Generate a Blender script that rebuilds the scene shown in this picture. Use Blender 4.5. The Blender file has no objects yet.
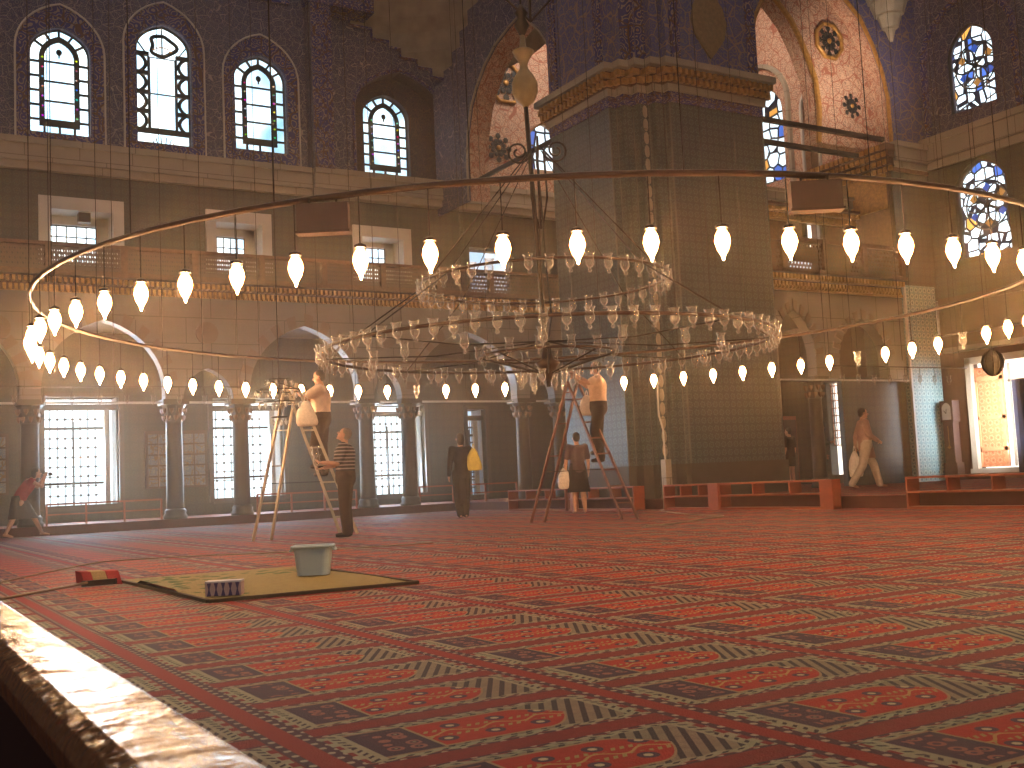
import bpy, math, random
from mathutils import Vector, Matrix, Quaternion
from mathutils.geometry import tessellate_polygon
random.seed(4)
C = bpy.context.scene.collection
pi = math.pi
def R_(d): return d * pi / 180

# ------------------------------------------------------------------ mesh builder
class MB:
    def __init__(s): s.v = []; s.f = []
    def add(s, vs, fs):
        o = len(s.v); s.v += [tuple(v) for v in vs]; s.f += [tuple(i + o for i in f) for f in fs]; return s
    def box(s, x0, x1, y0, y1, z0, z1):
        vs = [(x, y, z) for x in (x0, x1) for y in (y0, y1) for z in (z0, z1)]
        return s.add(vs, [(0, 1, 3, 2), (4, 6, 7, 5), (0, 4, 5, 1), (2, 3, 7, 6), (0, 2, 6, 4), (1, 5, 7, 3)])
    def bar(s, p, q, w, h, up=(0, 0, 1)):
        p, q = Vector(p), Vector(q); d = (q - p).normalized(); u = Vector(up)
        if abs(d.dot(u)) > .98: u = Vector((1, 0, 0))
        a = d.cross(u).normalized() * w / 2; b = a.cross(d).normalized() * h / 2
        vs = [c + i * a + j * b for c in (p, q) for i, j in ((-1, -1), (1, -1), (1, 1), (-1, 1))]
        return s.add(vs, [(0, 1, 2, 3), (7, 6, 5, 4), (0, 4, 5, 1), (1, 5, 6, 2), (2, 6, 7, 3), (3, 7, 4, 0)])
    def tube(s, pts, r, n=6, closed=False, cap=True):
        pts = [Vector(p) for p in pts]; N = len(pts); vs = []; fs = []
        rr = r if hasattr(r, '__len__') else [r] * N
        prev = None
        for i, p in enumerate(pts):
            a = pts[(i - 1) % N] if (closed or i > 0) else p; b = pts[(i + 1) % N] if (closed or i < N - 1) else p
            d = (b - a).normalized()
            if prev is None:
                u = Vector((0, 0, 1)) if abs(d.z) < .9 else Vector((1, 0, 0))
                u = (u - d * u.dot(d)).normalized()
            else:
                u = (prev - d * prev.dot(d)).normalized()
            prev = u; w = d.cross(u)
            for k in range(n):
                t = 2 * pi * k / n; vs.append(p + (u * math.cos(t) + w * math.sin(t)) * rr[i])
        for i in range(N if closed else N - 1):
            j = (i + 1) % N
            for k in range(n):
                l = (k + 1) % n; fs.append((i * n + k, i * n + l, j * n + l, j * n + k))
        if cap and not closed:
            fs.append(tuple(range(n))[::-1]); fs.append(tuple((N - 1) * n + k for k in range(n)))
        return s.add(vs, fs)
    def lathe(s, prof, c=(0, 0, 0), n=12, sx=1, sy=1, cap=True):
        vs = []; fs = []
        for r, z in prof:
            for k in range(n):
                t = 2 * pi * k / n; vs.append((c[0] + r * sx * math.cos(t), c[1] + r * sy * math.sin(t), c[2] + z))
        for i in range(len(prof) - 1):
            for k in range(n):
                l = (k + 1) % n; fs.append((i * n + k, i * n + l, (i + 1) * n + l, (i + 1) * n + k))
        if cap:
            fs.append(tuple(range(n))[::-1]); fs.append(tuple((len(prof) - 1) * n + k for k in range(n)))
        return s.add(vs, fs)
    def cap(s, p, q, r1, r2=None, n=12):
        """tapered capsule"""
        r2 = r1 if r2 is None else r2
        p, q = Vector(p), Vector(q); d = q - p; L = d.length or 1e-6; d /= L
        u = Vector((0, 0, 1)) if abs(d.z) < .9 else Vector((1, 0, 0)); u = (u - d * u.dot(d)).normalized(); w = d.cross(u)
        rings = [(-math.cos(t) * r1, math.sin(t) * r1) for t in (.35, .8, 1.2, pi / 2)]
        rings += [(L + math.cos(t) * r2, math.sin(t) * r2) for t in (pi / 2, 1.2, .8, .35)]
        vs = []; fs = []
        for a, r in rings:
            for k in range(n):
                t = 2 * pi * k / n; vs.append(p + d * a + (u * math.cos(t) + w * math.sin(t)) * r)
        for i in range(7):
            for k in range(n):
                l = (k + 1) % n; fs.append((i * n + k, i * n + l, (i + 1) * n + l, (i + 1) * n + k))
        fs.append(tuple(range(n))[::-1]); fs.append(tuple(7 * n + k for k in range(n)))
        return s.add(vs, fs)
    def ell(s, c, r, m=None, nu=12, nv=8):
        m = m or Matrix.Identity(3); c = Vector(c); vs = []; fs = []
        for j in range(1, nv):
            t = pi * j / nv
            for k in range(nu):
                a = 2 * pi * k / nu
                vs.append(c + m @ Vector((r[0] * math.sin(t) * math.cos(a), r[1] * math.sin(t) * math.sin(a), r[2] * math.cos(t))))
        top = len(vs); vs.append(c + m @ Vector((0, 0, r[2]))); vs.append(c - m @ Vector((0, 0, r[2])))
        for j in range(nv - 2):
            for k in range(nu):
                l = (k + 1) % nu; fs.append((j * nu + k, (j + 1) * nu + k, (j + 1) * nu + l, j * nu + l))
        for k in range(nu):
            l = (k + 1) % nu; fs.append((top, k, l)); fs.append((top + 1, (nv - 2) * nu + l, (nv - 2) * nu + k))
        return s.add(vs, fs)
    def prism(s, poly, z0, z1):
        n = len(poly); vs = [(x, y, z0) for x, y in poly] + [(x, y, z1) for x, y in poly]
        fs = [(i, (i + 1) % n, n + (i + 1) % n, n + i) for i in range(n)]
        tri = tessellate_polygon([[Vector((x, y, 0)) for x, y in poly]])
        fs += [tuple(t) for t in tri] + [tuple(n + i for i in t) for t in tri]
        return s.add(vs, fs)
    def panel(s, ax, c, outer, holes=(), t=.3, back=True):
        """flat wall with holes; ax 'Y': coords (x,z) at y=c ; ax 'X': coords (y,z) at x=c. extruded by t"""
        P = (lambda a, z, d: (a, c + d, z)) if ax == 'Y' else (lambda a, z, d: (c + d, a, z))
        loops = [list(outer)] + [list(h) for h in holes]
        flat = [p for l in loops for p in l]; n = len(flat)
        tri = tessellate_polygon([[Vector((a, z, 0)) for a, z in l] for l in loops])
        vs = [P(a, z, 0) for a, z in flat]; fs = [tuple(q) for q in tri]
        if t:
            vs += [P(a, z, t) for a, z in flat]; o = 0
            for l in loops:
                m = len(l)
                for i in range(m): fs.append((o + i, o + (i + 1) % m, n + o + (i + 1) % m, n + o + i))
                o += m
            if back: fs += [tuple(n + i for i in q) for q in tri]
        return s.add(vs, fs)
    def build(s, name, mat, parent=None, smooth=False, **tags):
        me = bpy.data.meshes.new(name); me.from_pydata(s.v, [], s.f); me.update()
        import bmesh
        bm = bmesh.new(); bm.from_mesh(me); bmesh.ops.recalc_face_normals(bm, faces=bm.faces); bm.to_mesh(me); bm.free()
        if smooth:
            for p in me.polygons: p.use_smooth = True
        me.materials.append(mat)
        o = bpy.data.objects.new(name, me); C.objects.link(o)
        if parent: o.parent = parent
        tag(o, **tags); return o

def tag(o, label=None, cat=None, group=None, kind=None):
    if label: o['label'] = label
    if cat: o['category'] = cat
    if group: o['group'] = group
    if kind: o['kind'] = kind
    return o
def empty(name, label, cat, group=None, loc=(0, 0, 0), rz=0, kind=None):
    o = bpy.data.objects.new(name, None); C.objects.link(o); o.location = loc; o.rotation_euler = (0, 0, rz)
    o.empty_display_size = .1
    return tag(o, label, cat, group, kind)
def copytree(o, loc=None, rz=None):
    c = o.copy(); C.objects.link(c)
    for ch in list(o.children):
        d = ch.copy(); C.objects.link(d); d.parent = c
        for g in list(ch.children):
            e = g.copy(); C.objects.link(e); e.parent = d
    if loc is not None: c.location = loc
    if rz is not None: c.rotation_euler = (0, 0, rz)
    return c
def arch(a0, a1, z0, zs, zt, n=8, th=72):
    """pointed arch outline, counterclockwise from bottom left"""
    am = (a0 + a1) / 2; w = am - a0; T = R_(th); L = []
    for i in range(n + 1):
        t = T * i / n; L.append((a0 + w * (1 - math.cos(t)) / (1 - math.cos(T)), zs + (zt - zs) * math.sin(t) / math.sin(T)))
    left = [(a0, z0)] + L
    right = [(2 * am - a, z) for a, z in left[:-1]][::-1]
    return left + right
def rect(a0, a1, z0, z1): return [(a0, z0), (a0, z1), (a1, z1), (a1, z0)]
def W3(ax, c, a, z): return (a, c, z) if ax == 'Y' else (c, a, z)

# ------------------------------------------------------------------ materials
class NT:
    def __init__(s, name):
        s.m = bpy.data.materials.new(name); s.m.use_nodes = True; s.t = s.m.node_tree; s.t.nodes.clear()
        s.out = s.t.nodes.new('ShaderNodeOutputMaterial')
    def n(s, typ, **kw):
        x = s.t.nodes.new(typ)
        for k, v in kw.items():
            if k in x.inputs.keys(): s.inp(x.inputs[k], v)
            else: setattr(x, k, v)
        return x
    def inp(s, sock, v):
        if isinstance(v, bpy.types.NodeSocket): s.t.links.new(v, sock)
        elif isinstance(v, tuple) and len(v) == 3 and len(getattr(sock, 'default_value', ())) == 4: sock.default_value = (*v, 1)
        else: sock.default_value = v
    def M(s, op, a, b=0.0, c=0.0):
        x = s.t.nodes.new('ShaderNodeMath'); x.operation = op
        for i, v in enumerate((a, b, c)): s.inp(x.inputs[i], v)
        return x.outputs[0]
    def add(s, a, b): return s.M('ADD', a, b)
    def sub(s, a, b): return s.M('SUBTRACT', a, b)
    def mul(s, a, b): return s.M('MULTIPLY', a, b)
    def gt(s, a, b): return s.M('GREATER_THAN', a, b)
    def lt(s, a, b): return s.M('LESS_THAN', a, b)
    def AND(s, *l):
        r = l[0]
        for x in l[1:]: r = s.M('MULTIPLY', r, x)
        return r
    def mix(s, f, a, b):
        x = s.t.nodes.new('ShaderNodeMix'); x.data_type = 'RGBA'
        s.inp(x.inputs[0], f); s.inp(x.inputs[6], a); s.inp(x.inputs[7], b); return x.outputs[2]
    def pos(s):
        if not hasattr(s, '_p'):
            s._p = s.n('ShaderNodeTexCoord').outputs['Object']
        return s._p
    def xyz(s):
        x = s.n('ShaderNodeSeparateXYZ'); s.inp(x.inputs[0], s.pos()); return x.outputs
    def noise(s, sc, det=2.0, vec=None):
        x = s.n('ShaderNodeTexNoise'); s.inp(x.inputs['Vector'], vec or s.pos()); x.inputs['Scale'].default_value = sc; x.inputs['Detail'].default_value = det
        return x.outputs['Fac']
    def vor(s, sc, feat='F1', vec=None, rnd=1.0):
        x = s.n('ShaderNodeTexVoronoi'); x.feature = feat; s.inp(x.inputs['Vector'], vec or s.pos()); x.inputs['Scale'].default_value = sc
        x.inputs['Randomness'].default_value = rnd
        return x.outputs
    def principled(s, col, rough=.6, metal=0., spec=.5, bump=None, bd=.02, **kw):
        p = s.n('ShaderNodeBsdfPrincipled'); s.inp(p.inputs['Base Color'], col); s.inp(p.inputs['Roughness'], rough); s.inp(p.inputs['Metallic'], metal)
        p.inputs['Specular IOR Level'].default_value = spec
        for k, v in kw.items(): s.inp(p.inputs[k.replace('_', ' ')], v)
        if bump is not None:
            b = s.n('ShaderNodeBump'); b.inputs['Strength'].default_value = 1; b.inputs['Distance'].default_value = bd; s.inp(b.inputs['Height'], bump)
            s.t.links.new(b.outputs[0], p.inputs['Normal'])
        s.t.links.new(p.outputs[0], s.out.inputs[0]); return s.m

def plain(name, col, rough=.6, metal=0., var=.12, sc=6., spec=.5, **kw):
    t = NT(name); n = t.noise(sc, 3.)
    dark = tuple(c * (1 - 2 * var) for c in col); lite = tuple(min(1.0, c * (1 + 2 * var)) for c in col)
    return t.principled(t.mix(n, dark, lite), rough, metal, spec, **kw)
def glow(name, col, st):
    t = NT(name); e = t.n('ShaderNodeEmission', Color=col, Strength=st); t.t.links.new(e.outputs[0], t.out.inputs[0]); return t.m

def carpet():
    t = NT('prayer_carpet'); X, Y, Z = t.xyz(); A, B = 1.0444, .5124
    xs = t.mul(t.M('FRACT', t.M('DIVIDE', t.sub(X, 1.037), A)), A)
    yb = t.M('FRACT', t.M('DIVIDE', t.sub(Y, 2.10), B))
    ys = t.mul(t.sub(yb, .5), B); ya = t.M('ABSOLUTE', ys)
    no = t.noise(30., 2.); nb = t.noise(.35, 2.)
    col = t.mix(no, (.15, .004, .012), (.26, .009, .019))
    # dotted dark edge between the bands
    dots = t.gt(t.mul(t.M('SINE', t.mul(X, 105.)), t.M('SINE', t.mul(Y, 95.))), .45)
    edge = t.M('MAXIMUM', t.AND(t.gt(ya, .192), t.lt(ya, .206)), t.M('MAXIMUM', t.AND(t.gt(xs, .04), t.lt(xs, .085)), t.gt(xs, .99)))
    col = t.mix(edge, col, (.05, .008, .03)); col = t.mix(t.AND(edge, dots), col, (.42, .30, .24))
    row = t.M('MAXIMUM', t.lt(xs, .045), t.gt(xs, 1.02)); col = t.mix(row, col, (.27, .010, .014))
    # cream frame, crenellated outer edge
    wob = t.mul(t.M('SINE', t.mul(X, 60.)), .006); wob2 = t.mul(t.gt(t.M('SINE', t.mul(Y, 70.)), 0.), .02)
    fr = t.AND(t.gt(xs, t.add(wob2, .08)), t.lt(xs, t.sub(.985, wob2)), t.lt(ya, t.add(wob, .190)))
    dash = t.gt(t.M('SINE', t.add(t.mul(X, 120.), t.mul(ya, 160.))), .3)
    cream = t.mix(t.AND(dash, t.M('MAXIMUM', t.AND(t.gt(ya, .170), t.lt(ya, .182)), t.M('MAXIMUM', t.AND(t.gt(xs, .11), t.lt(xs, .13)), t.AND(t.gt(xs, .94), t.lt(xs, .96))))),
                  t.mix(no, (.24, .20, .14), (.42, .36, .26)), (.02, .010, .022))
    col = t.mix(fr, col, cream)
    inn = t.AND(t.gt(xs, .15), t.lt(xs, .925), t.lt(ya, t.add(wob, .162)))
    cs = t.add(t.mul(X, .86), t.mul(Y, -.51))
    st = t.gt(t.M('SINE', t.mul(cs, 150.)), .25)
    sp = t.mix(st, t.mix(no, (.17, .12, .095), (.32, .24, .18)), (.015, .012, .024))
    col = t.mix(inn, col, sp)
    pan = t.AND(inn, t.lt(xs, .33))
    v = t.vor(17., rnd=.45)[0]
    pc = t.mix(t.AND(t.gt(v, .22), t.lt(v, .42)), (.040, .010, .040), (.28, .10, .09)); pc = t.mix(t.lt(v, .10), pc, (.30, .22, .15))
    ring = t.AND(t.gt(xs, .185), t.lt(xs, .30), t.lt(ya, .125)); pc = t.mix(ring, t.mix(t.lt(ya, .148), (.28, .16, .11), (.03, .010, .04)), pc)
    col = t.mix(pan, col, pc)
    # red field ending in an arch
    ex = t.M('MAXIMUM', t.sub(xs, .66), 0.); lim = t.sub(.137, t.mul(t.mul(ex, ex), 7.0))
    fld = t.AND(t.gt(xs, .335), t.lt(ya, lim), t.lt(xs, .80))
    fo = t.AND(t.gt(xs, .325), t.lt(ya, t.add(lim, .012)), t.lt(xs, .81)); col = t.mix(fo, col, (.36, .22, .13))
    fc = t.mix(no, (.30, .008, .009), (.50, .026, .018))
    fx = t.sub(t.M('FRACT', t.M('DIVIDE', t.add(xs, t.mul(t.gt(ys, 0.), .075)), .15)), .5); fx = t.mul(fx, .15)
    fy = t.sub(ya, .07)
    d = t.M('SQRT', t.add(t.mul(fx, fx), t.mul(fy, fy)))
    fc = t.mix(t.lt(t.M('ABSOLUTE', t.add(ys, t.mul(t.M('SINE', t.mul(X, 42.)), .02))), .006), fc, (.50, .26, .10))
    lv = t.AND(t.gt(t.M('SINE', t.mul(cs, 260.)), 0.), t.gt(d, .045), t.lt(t.M('ABSOLUTE', t.sub(ya, .035)), .012)); fc = t.mix(lv, fc, (.38, .26, .10))
    fc = t.mix(t.lt(d, .030), fc, (.05, .015, .05)); fc = t.mix(t.lt(d, .013), fc, (.55, .42, .28))
    col = t.mix(fld, col, fc)
    col = t.mix(t.mul(nb, .30), col, (.11, .022, .025))
    return t.principled(col, .75, spec=.2, bump=t.noise(150., 2.), bd=.004)

def tiles(name, bg, ln, hi, cell=.3, dirt=.5):
    """small repeated glazed tiles: ring and cross in each cell"""
    t = NT(name); X, Y, Z = t.xyz(); a = t.add(X, Y)
    u = t.sub(t.M('FRACT', t.M('DIVIDE', a, cell)), .5); v = t.sub(t.M('FRACT', t.M('DIVIDE', Z, cell)), .5)
    d = t.M('SQRT', t.add(t.mul(u, u), t.mul(v, v)))
    an = t.M('ARCTAN2', u, v); pet = t.mul(t.M('SINE', t.mul(an, 6.)), .06)
    col = t.mix(t.noise(14., 4.), bg, tuple(c * 1.7 for c in bg))
    ring = t.AND(t.gt(t.add(d, pet), .26), t.lt(t.add(d, pet), .38)); col = t.mix(ring, col, ln)
    col = t.mix(t.lt(t.add(d, pet), .11), col, hi)
    col = t.mix(t.mul(t.noise(.8, 3.), dirt), col, tuple(c * .6 for c in bg))
    return t.principled(col, .35, spec=.5)

def arabesque(name, bg, c1, c2, c3, sc=2.4, ew=.035):
    t = NT(name); P = t.pos()
    wv = t.n('ShaderNodeTexNoise'); wv.inputs['Scale'].default_value = 1.6 * sc
    vm = t.n('ShaderNodeVectorMath', operation='MULTIPLY_ADD'); t.t.links.new(wv.outputs['Color'], vm.inputs[0]); vm.inputs[1].default_value = (.35, .35, .35); t.t.links.new(P, vm.inputs[2])
    q = vm.outputs[0]
    e = t.vor(sc, 'DISTANCE_TO_EDGE', q)[0]; f = t.vor(sc * 2.1, 'F1', q)
    col = t.mix(t.noise(9., 3.), bg, tuple(c * 1.8 for c in bg))
    r = t.M('FRACT', t.mul(f[0], 3.2)); col = t.mix(t.AND(t.gt(r, .30), t.lt(r, .62)), col, c1)
    col = t.mix(t.lt(f[0], .13), col, c3)
    col = t.mix(t.lt(e, ew), col, c2)
    return t.principled(col, .6, spec=.3)

def marble(name, a, b, rough=.45, blocks=True):
    t = NT(name); X, Y, Z = t.xyz()
    col = t.mix(t.noise(1.3, 5.), a, b)
    if blocks:
        h = t.add(X, Y); rz = t.M('FRACT', t.M('DIVIDE', Z, .62)); off = t.mul(t.M('FRACT', t.mul(t.M('FLOOR', t.M('DIVIDE', Z, .62)), .5)), 1.)
        hx = t.M('FRACT', t.add(t.M('DIVIDE', h, 1.2), off))
        col = t.mix(t.M('MAXIMUM', t.lt(rz, .025), t.lt(hx, .014)), col, tuple(c * .45 for c in a))
    return t.principled(col, rough)

def pierced(name, col, cell=.11, hole=.34):
    """a carved stone or wood screen with real see-through openings"""
    t = NT(name); X, Y, Z = t.xyz(); a = t.add(X, Y)
    k = t.M('FLOOR', t.M('DIVIDE', Z, cell)); off = t.mul(t.M('FRACT', t.mul(k, .5)), 1.)
    u = t.sub(t.M('FRACT', t.add(t.M('DIVIDE', a, cell), off)), .5); v = t.sub(t.M('FRACT', t.M('DIVIDE', Z, cell)), .5)
    d = t.M('SQRT', t.add(t.mul(u, u), t.mul(v, v)))
    h = t.lt(d, hole)
    p = t.n('ShaderNodeBsdfPrincipled'); t.inp(p.inputs['Base Color'], t.mix(t.noise(5., 3.), col, tuple(c * 1.6 for c in col))); p.inputs['Roughness'].default_value = .6
    tr = t.n('ShaderNodeBsdfTransparent'); mx = t.n('ShaderNodeMixShader')
    t.inp(mx.inputs[0], h); t.t.links.new(p.outputs[0], mx.inputs[1]); t.t.links.new(tr.outputs[0], mx.inputs[2]); t.t.links.new(mx.outputs[0], t.out.inputs[0])
    return t.m

def stained(name, st, sc, colour=.5):
    """bright leaded glass: pale cells, some blue and amber, dark leads"""
    t = NT(name); P = t.pos()
    f = t.vor(sc, 'F1', rnd=.55); e = t.vor(sc, 'DISTANCE_TO_EDGE', rnd=.55)[0]
    sp = t.n('ShaderNodeSeparateColor'); t.t.links.new(f[1], sp.inputs[0]); r, g = sp.outputs[0], sp.outputs[1]
    col = t.mix(t.gt(r, 1 - colour * .45), (.80, .93, 1.0), (.06, .14, .45)); col = t.mix(t.lt(r, colour * .35), col, (.62, .30, .07))
    col = t.mix(t.lt(e, .075), col, (.015, .014, .02))
    em = t.n('ShaderNodeEmission', Strength=st); t.inp(em.inputs['Color'], col); t.t.links.new(em.outputs[0], t.out.inputs[0]); return t.m

def thin_glass(name, tint=(.93, .92, .9)):
    t = NT(name)
    g = t.n('ShaderNodeBsdfGlossy', Roughness=.22); t.inp(g.inputs['Color'], (1., .95, .88)); tr = t.n('ShaderNodeBsdfTransparent'); t.inp(tr.inputs['Color'], tint)
    df = t.n('ShaderNodeBsdfDiffuse'); t.inp(df.inputs['Color'], (.85, .82, .78)); m1 = t.n('ShaderNodeMixShader'); m1.inputs[0].default_value = .6; t.t.links.new(g.outputs[0], m1.inputs[1]); t.t.links.new(df.outputs[0], m1.inputs[2])
    lw = t.n('ShaderNodeLayerWeight', Blend=.5); mx = t.n('ShaderNodeMixShader')
    k = t.add(t.mul(t.M('POWER', lw.outputs['Facing'], 1.5), .95), .10)
    t.inp(mx.inputs[0], k); t.t.links.new(tr.outputs[0], mx.inputs[1]); t.t.links.new(m1.outputs[0], mx.inputs[2]); t.t.links.new(mx.outputs[0], t.out.inputs[0]); return t.m

Mt = {}
Mt['carpet'] = carpet()
Mt['plinth'] = plain('dark_plinth_stone', (.05, .045, .04), .6)
Mt['tile'] = tiles('teal_wall_tile', (.023, .043, .053), (.10, .14, .15), (.075, .10, .08), .17)
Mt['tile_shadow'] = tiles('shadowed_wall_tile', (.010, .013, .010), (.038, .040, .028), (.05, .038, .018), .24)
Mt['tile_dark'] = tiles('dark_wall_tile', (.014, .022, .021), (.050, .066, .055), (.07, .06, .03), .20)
Mt['tile_door_lit'] = tiles('door_lit_wall_tile', (.11, .19, .20), (.36, .42, .40), (.05, .07, .10), .17, .2)  # paler copy of the tile, door light put into its colour
Mt['arab'] = arabesque('arabesque_wall_tile', (.022, .032, .085), (.15, .14, .17), (.27, .24, .25), (.030, .050, .22), 4.4, .018)
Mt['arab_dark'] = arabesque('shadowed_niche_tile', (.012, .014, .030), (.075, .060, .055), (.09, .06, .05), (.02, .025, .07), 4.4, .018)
Mt['arab_band'] = arabesque('arabesque_border', (.012, .020, .12), (.24, .20, .19), (.09, .045, .035), (.22, .09, .05), 2.6)
Mt['arab_pier'] = arabesque('arabesque_pier_tile', (.045, .058, .16), (.16, .14, .17), (.22, .17, .16), (.05, .08, .28), 3.0)
Mt['plaster'] = arabesque('painted_pink_plaster', (.36, .24, .175), (.24, .15, .13), (.30, .11, .075), (.42, .08, .04), 3.6)
Mt['dome'] = plain('cream_dome_plaster', (.34, .30, .24), .8, var=.2, sc=2.5)
Mt['marble'] = marble('grey_marble', (.13, .11, .10), (.21, .185, .165))
Mt['marble_band'] = marble('cream_marble_band', (.25, .21, .165), (.34, .29, .23))
Mt['marble_white'] = marble('white_marble_frame', (.38, .36, .34), (.52, .50, .47), blocks=False)
Mt['voussoir'] = marble('red_voussoir', (.13, .095, .08), (.18, .125, .105), blocks=False)
Mt['column'] = marble('column_stone', (.035, .029, .024), (.065, .054, .045), .45, blocks=False)
Mt['gold'] = plain('gilded_stalactite', (.40, .21, .06), .4, .35, .3, 14.)
Mt['gold_dark'] = plain('brown_stalactite', (.13, .065, .035), .6, 0, .3, 10.)
Mt['screen'] = pierced('pierced_balustrade_stone', (.085, .055, .04))
Mt['lattice'] = pierced('dark_wood_lattice', (.05, .025, .018), .16, .30)
Mt['brown'] = plain('dark_brown_wood', (.055, .024, .017), .5, 0, .2, 5.)
Mt['shelf'] = plain('orange_varnished_wood', (.26, .055, .022), .4, 0, .18, 7.)
Mt['doorwood'] = tiles('carved_door_wood', (.36, .15, .085), (.62, .36, .25), (.20, .07, .04), .19, .2)  # wood tones brightened to stand for sun bounce on the leaf
Mt['iron'] = plain('black_iron', (.030, .022, .019), .45, .7, .2, 9.)
Mt['hoop'] = plain('bronze_hoop', (.055, .028, .02), .4, .5, .2, 9.)
Mt['lead'] = plain('window_lead', (.018, .022, .026), .6, .1, .2, 9.)
Mt['brass'] = plain('old_brass', (.35, .22, .10), .35, .8, .2, 9.)
Mt['egg'] = plain('ochre_gourd', (.30, .22, .11), .45, 0, .2, 8.)
Mt['glass'] = thin_glass('clear_lamp_glass')
Mt['bulb'] = glow('lamp_flame', (1., .64, .34), 230.)
t = NT('lit_lamp_glass'); lw = t.n('ShaderNodeLayerWeight', Blend=.45); k = t.M('POWER', t.sub(1., lw.outputs['Facing']), 2.2)
em = t.n('ShaderNodeEmission'); t.inp(em.inputs['Color'], t.mix(k, (1., .36, .09), (1., .70, .38))); t.inp(em.inputs['Strength'], t.add(t.mul(k, 260.), 1.5)); t.t.links.new(em.outputs[0], t.out.inputs[0]); Mt['lampglass'] = t.m
def sky_pane(name, c1, c2, st):
    t = NT(name); X, Y, Z = t.xyz(); f = t.M('MULTIPLY', t.noise(.9, 1.), 1.0)
    k = t.n('ShaderNodeMapRange'); t.inp(k.inputs[0], f); k.inputs[1].default_value = .38; k.inputs[2].default_value = .62
    e = t.n('ShaderNodeEmission', Strength=st); t.inp(e.inputs['Color'], t.mix(k.outputs[0], c1, c2)); t.t.links.new(e.outputs[0], t.out.inputs[0]); return t.m
Mt['day'] = sky_pane('daylight_pane', (.42, .70, .90), (.85, .96, 1.0), 1.9)
Mt['day_blue'] = sky_pane('daylight_pane_upper', (.22, .42, .56), (.75, .92, 1.0), 1.7)
Mt['day_dim'] = glow('daylight_pane_dim', (.55, .75, .95), .9)
Mt['day_low'] = glow('daylight_garden_pane', (.84, .95, 1.0), 1.5)
Mt['day_door'] = glow('daylight_doorway', (1., .93, .84), 1.6)
Mt['stain'] = stained('stained_glass', 1.8, 3.4, .20)
Mt['stain_pale'] = stained('stained_glass_pale', 1.3, 2.4, .4)
Mt['skin'] = plain('skin', (.42, .21, .14), .55, 0, .08, 20.)
Mt['hair'] = plain('dark_hair', (.025, .017, .013), .6, 0, .2, 40.)
Mt['hair_grey'] = plain('grey_hair', (.16, .12, .10), .6, 0, .2, 40.)
Mt['eye'] = plain('eye_dark', (.02, .015, .015), .3)
def cloth(name, col, **k): return plain(name, col, .85, 0, .12, 14., .2)
def striped(name, a, b, f):
    t = NT(name); X, Y, Z = t.xyz()
    return t.principled(t.mix(t.gt(t.M('SINE', t.mul(Z, f)), .45), a, b), .85, spec=.2)
Mt['mat'] = None
t = NT('olive_floral_mat'); X, Y, Z = t.xyz()
v = t.vor(9.); col = t.mix(t.noise(20., 3.), (.24, .20, .085), (.33, .28, .13))
col = t.mix(t.AND(t.lt(v[0], .42), t.M('MAXIMUM', t.AND(t.gt(X, 2.08), t.lt(X, 2.35)), t.AND(t.gt(Y, 9.1), t.lt(Y, 9.75)))), col, (.07, .13, .045))
col = t.mix(t.gt(t.noise(60., 2.), .62), col, (.20, .13, .07)); Mt['mat'] = t.principled(col, .9, spec=.1)
Mt['tub'] = plain('pale_blue_plastic', (.38, .50, .56), .4, 0, .06, 4.)
Mt['bagw'] = plain('white_plastic_bag', (.60, .50, .42), .45, 0, .15, 25.)
Mt['bagy'] = plain('yellow_cloth_bag', (.50, .38, .08), .8, 0, .15, 20.)
Mt['rope'] = plain('pale_rope', (.30, .22, .17), .8, 0, .1, 30.)
Mt['alu'] = plain('pale_ladder_metal', (.38, .30, .22), .4, .3, .1, 8.)
Mt['redwood'] = plain('reddish_ladder_wood', (.15, .045, .028), .5, 0, .2, 12.)
Mt['riser'] = plain('dark_red_riser', (.07, .012, .012), .7, 0, .2, 5.)

# ------------------------------------------------------------------ floor, platforms
MB().box(-14, 34, -6, 40, -.2, 0).build('floor', Mt['carpet'], kind='structure', label='mosque floor covered with rows of red patterned prayer carpet', cat='floor')
# left platform under the gallery and right platform beyond the shelves
MB().box(-8, 14.1, 26.2, 29.5, 0, .2).build('platform_carpet', Mt['carpet'], kind='structure', label='low carpeted platform along the window wall on the left', cat='platform')
MB().box(-8, 14.1, 26.12, 26.2, 0, .2).build('trim_1', Mt['riser'], kind='structure', label='dark red riser along the left platform edge', cat='step')
MB().box(14.1, 26, 3, 29.5, 0, .2).build('platform_carpet', Mt['carpet'], kind='structure', label='low carpeted platform behind the orange shelves on the right', cat='platform')
MB().box(14.03, 14.1, 3, 26.2, 0, .2).build('trim_2', Mt['riser'], kind='structure', label='dark red riser along the right platform edge', cat='step')

# ------------------------------------------------------------------ left upper wall (plane Y = 27)
UW = [('A', 3.39, 4.74, 9.36, 11.95), ('B', 5.82, 7.14, 9.40, 12.45), ('A', 8.25, 9.62, 9.50, 12.05), ('A', 12.0, 13.4, 9.38, 11.70)]
GW = [(3.55, 5.45, 6.25, 7.83), (7.42, 9.10, 6.25, 7.83), (11.35, 13.06, 6.25, 7.75)]
holes = [arch(a0, a1, z0, z1 - .62 * (a1 - a0) / 1.35, z1) for _, a0, a1, z0, z1 in UW[:3]]
outer = [(-4, 9.1), (-4, 14.6), (10.2, 14.6), (10.2, 9.1)]
MB().panel('Y', 27, outer, holes, .35).build('wall_left', Mt['arab'], kind='structure', label='upper left wall covered in dark arabesque tiles with three arched windows', cat='wall')
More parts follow.
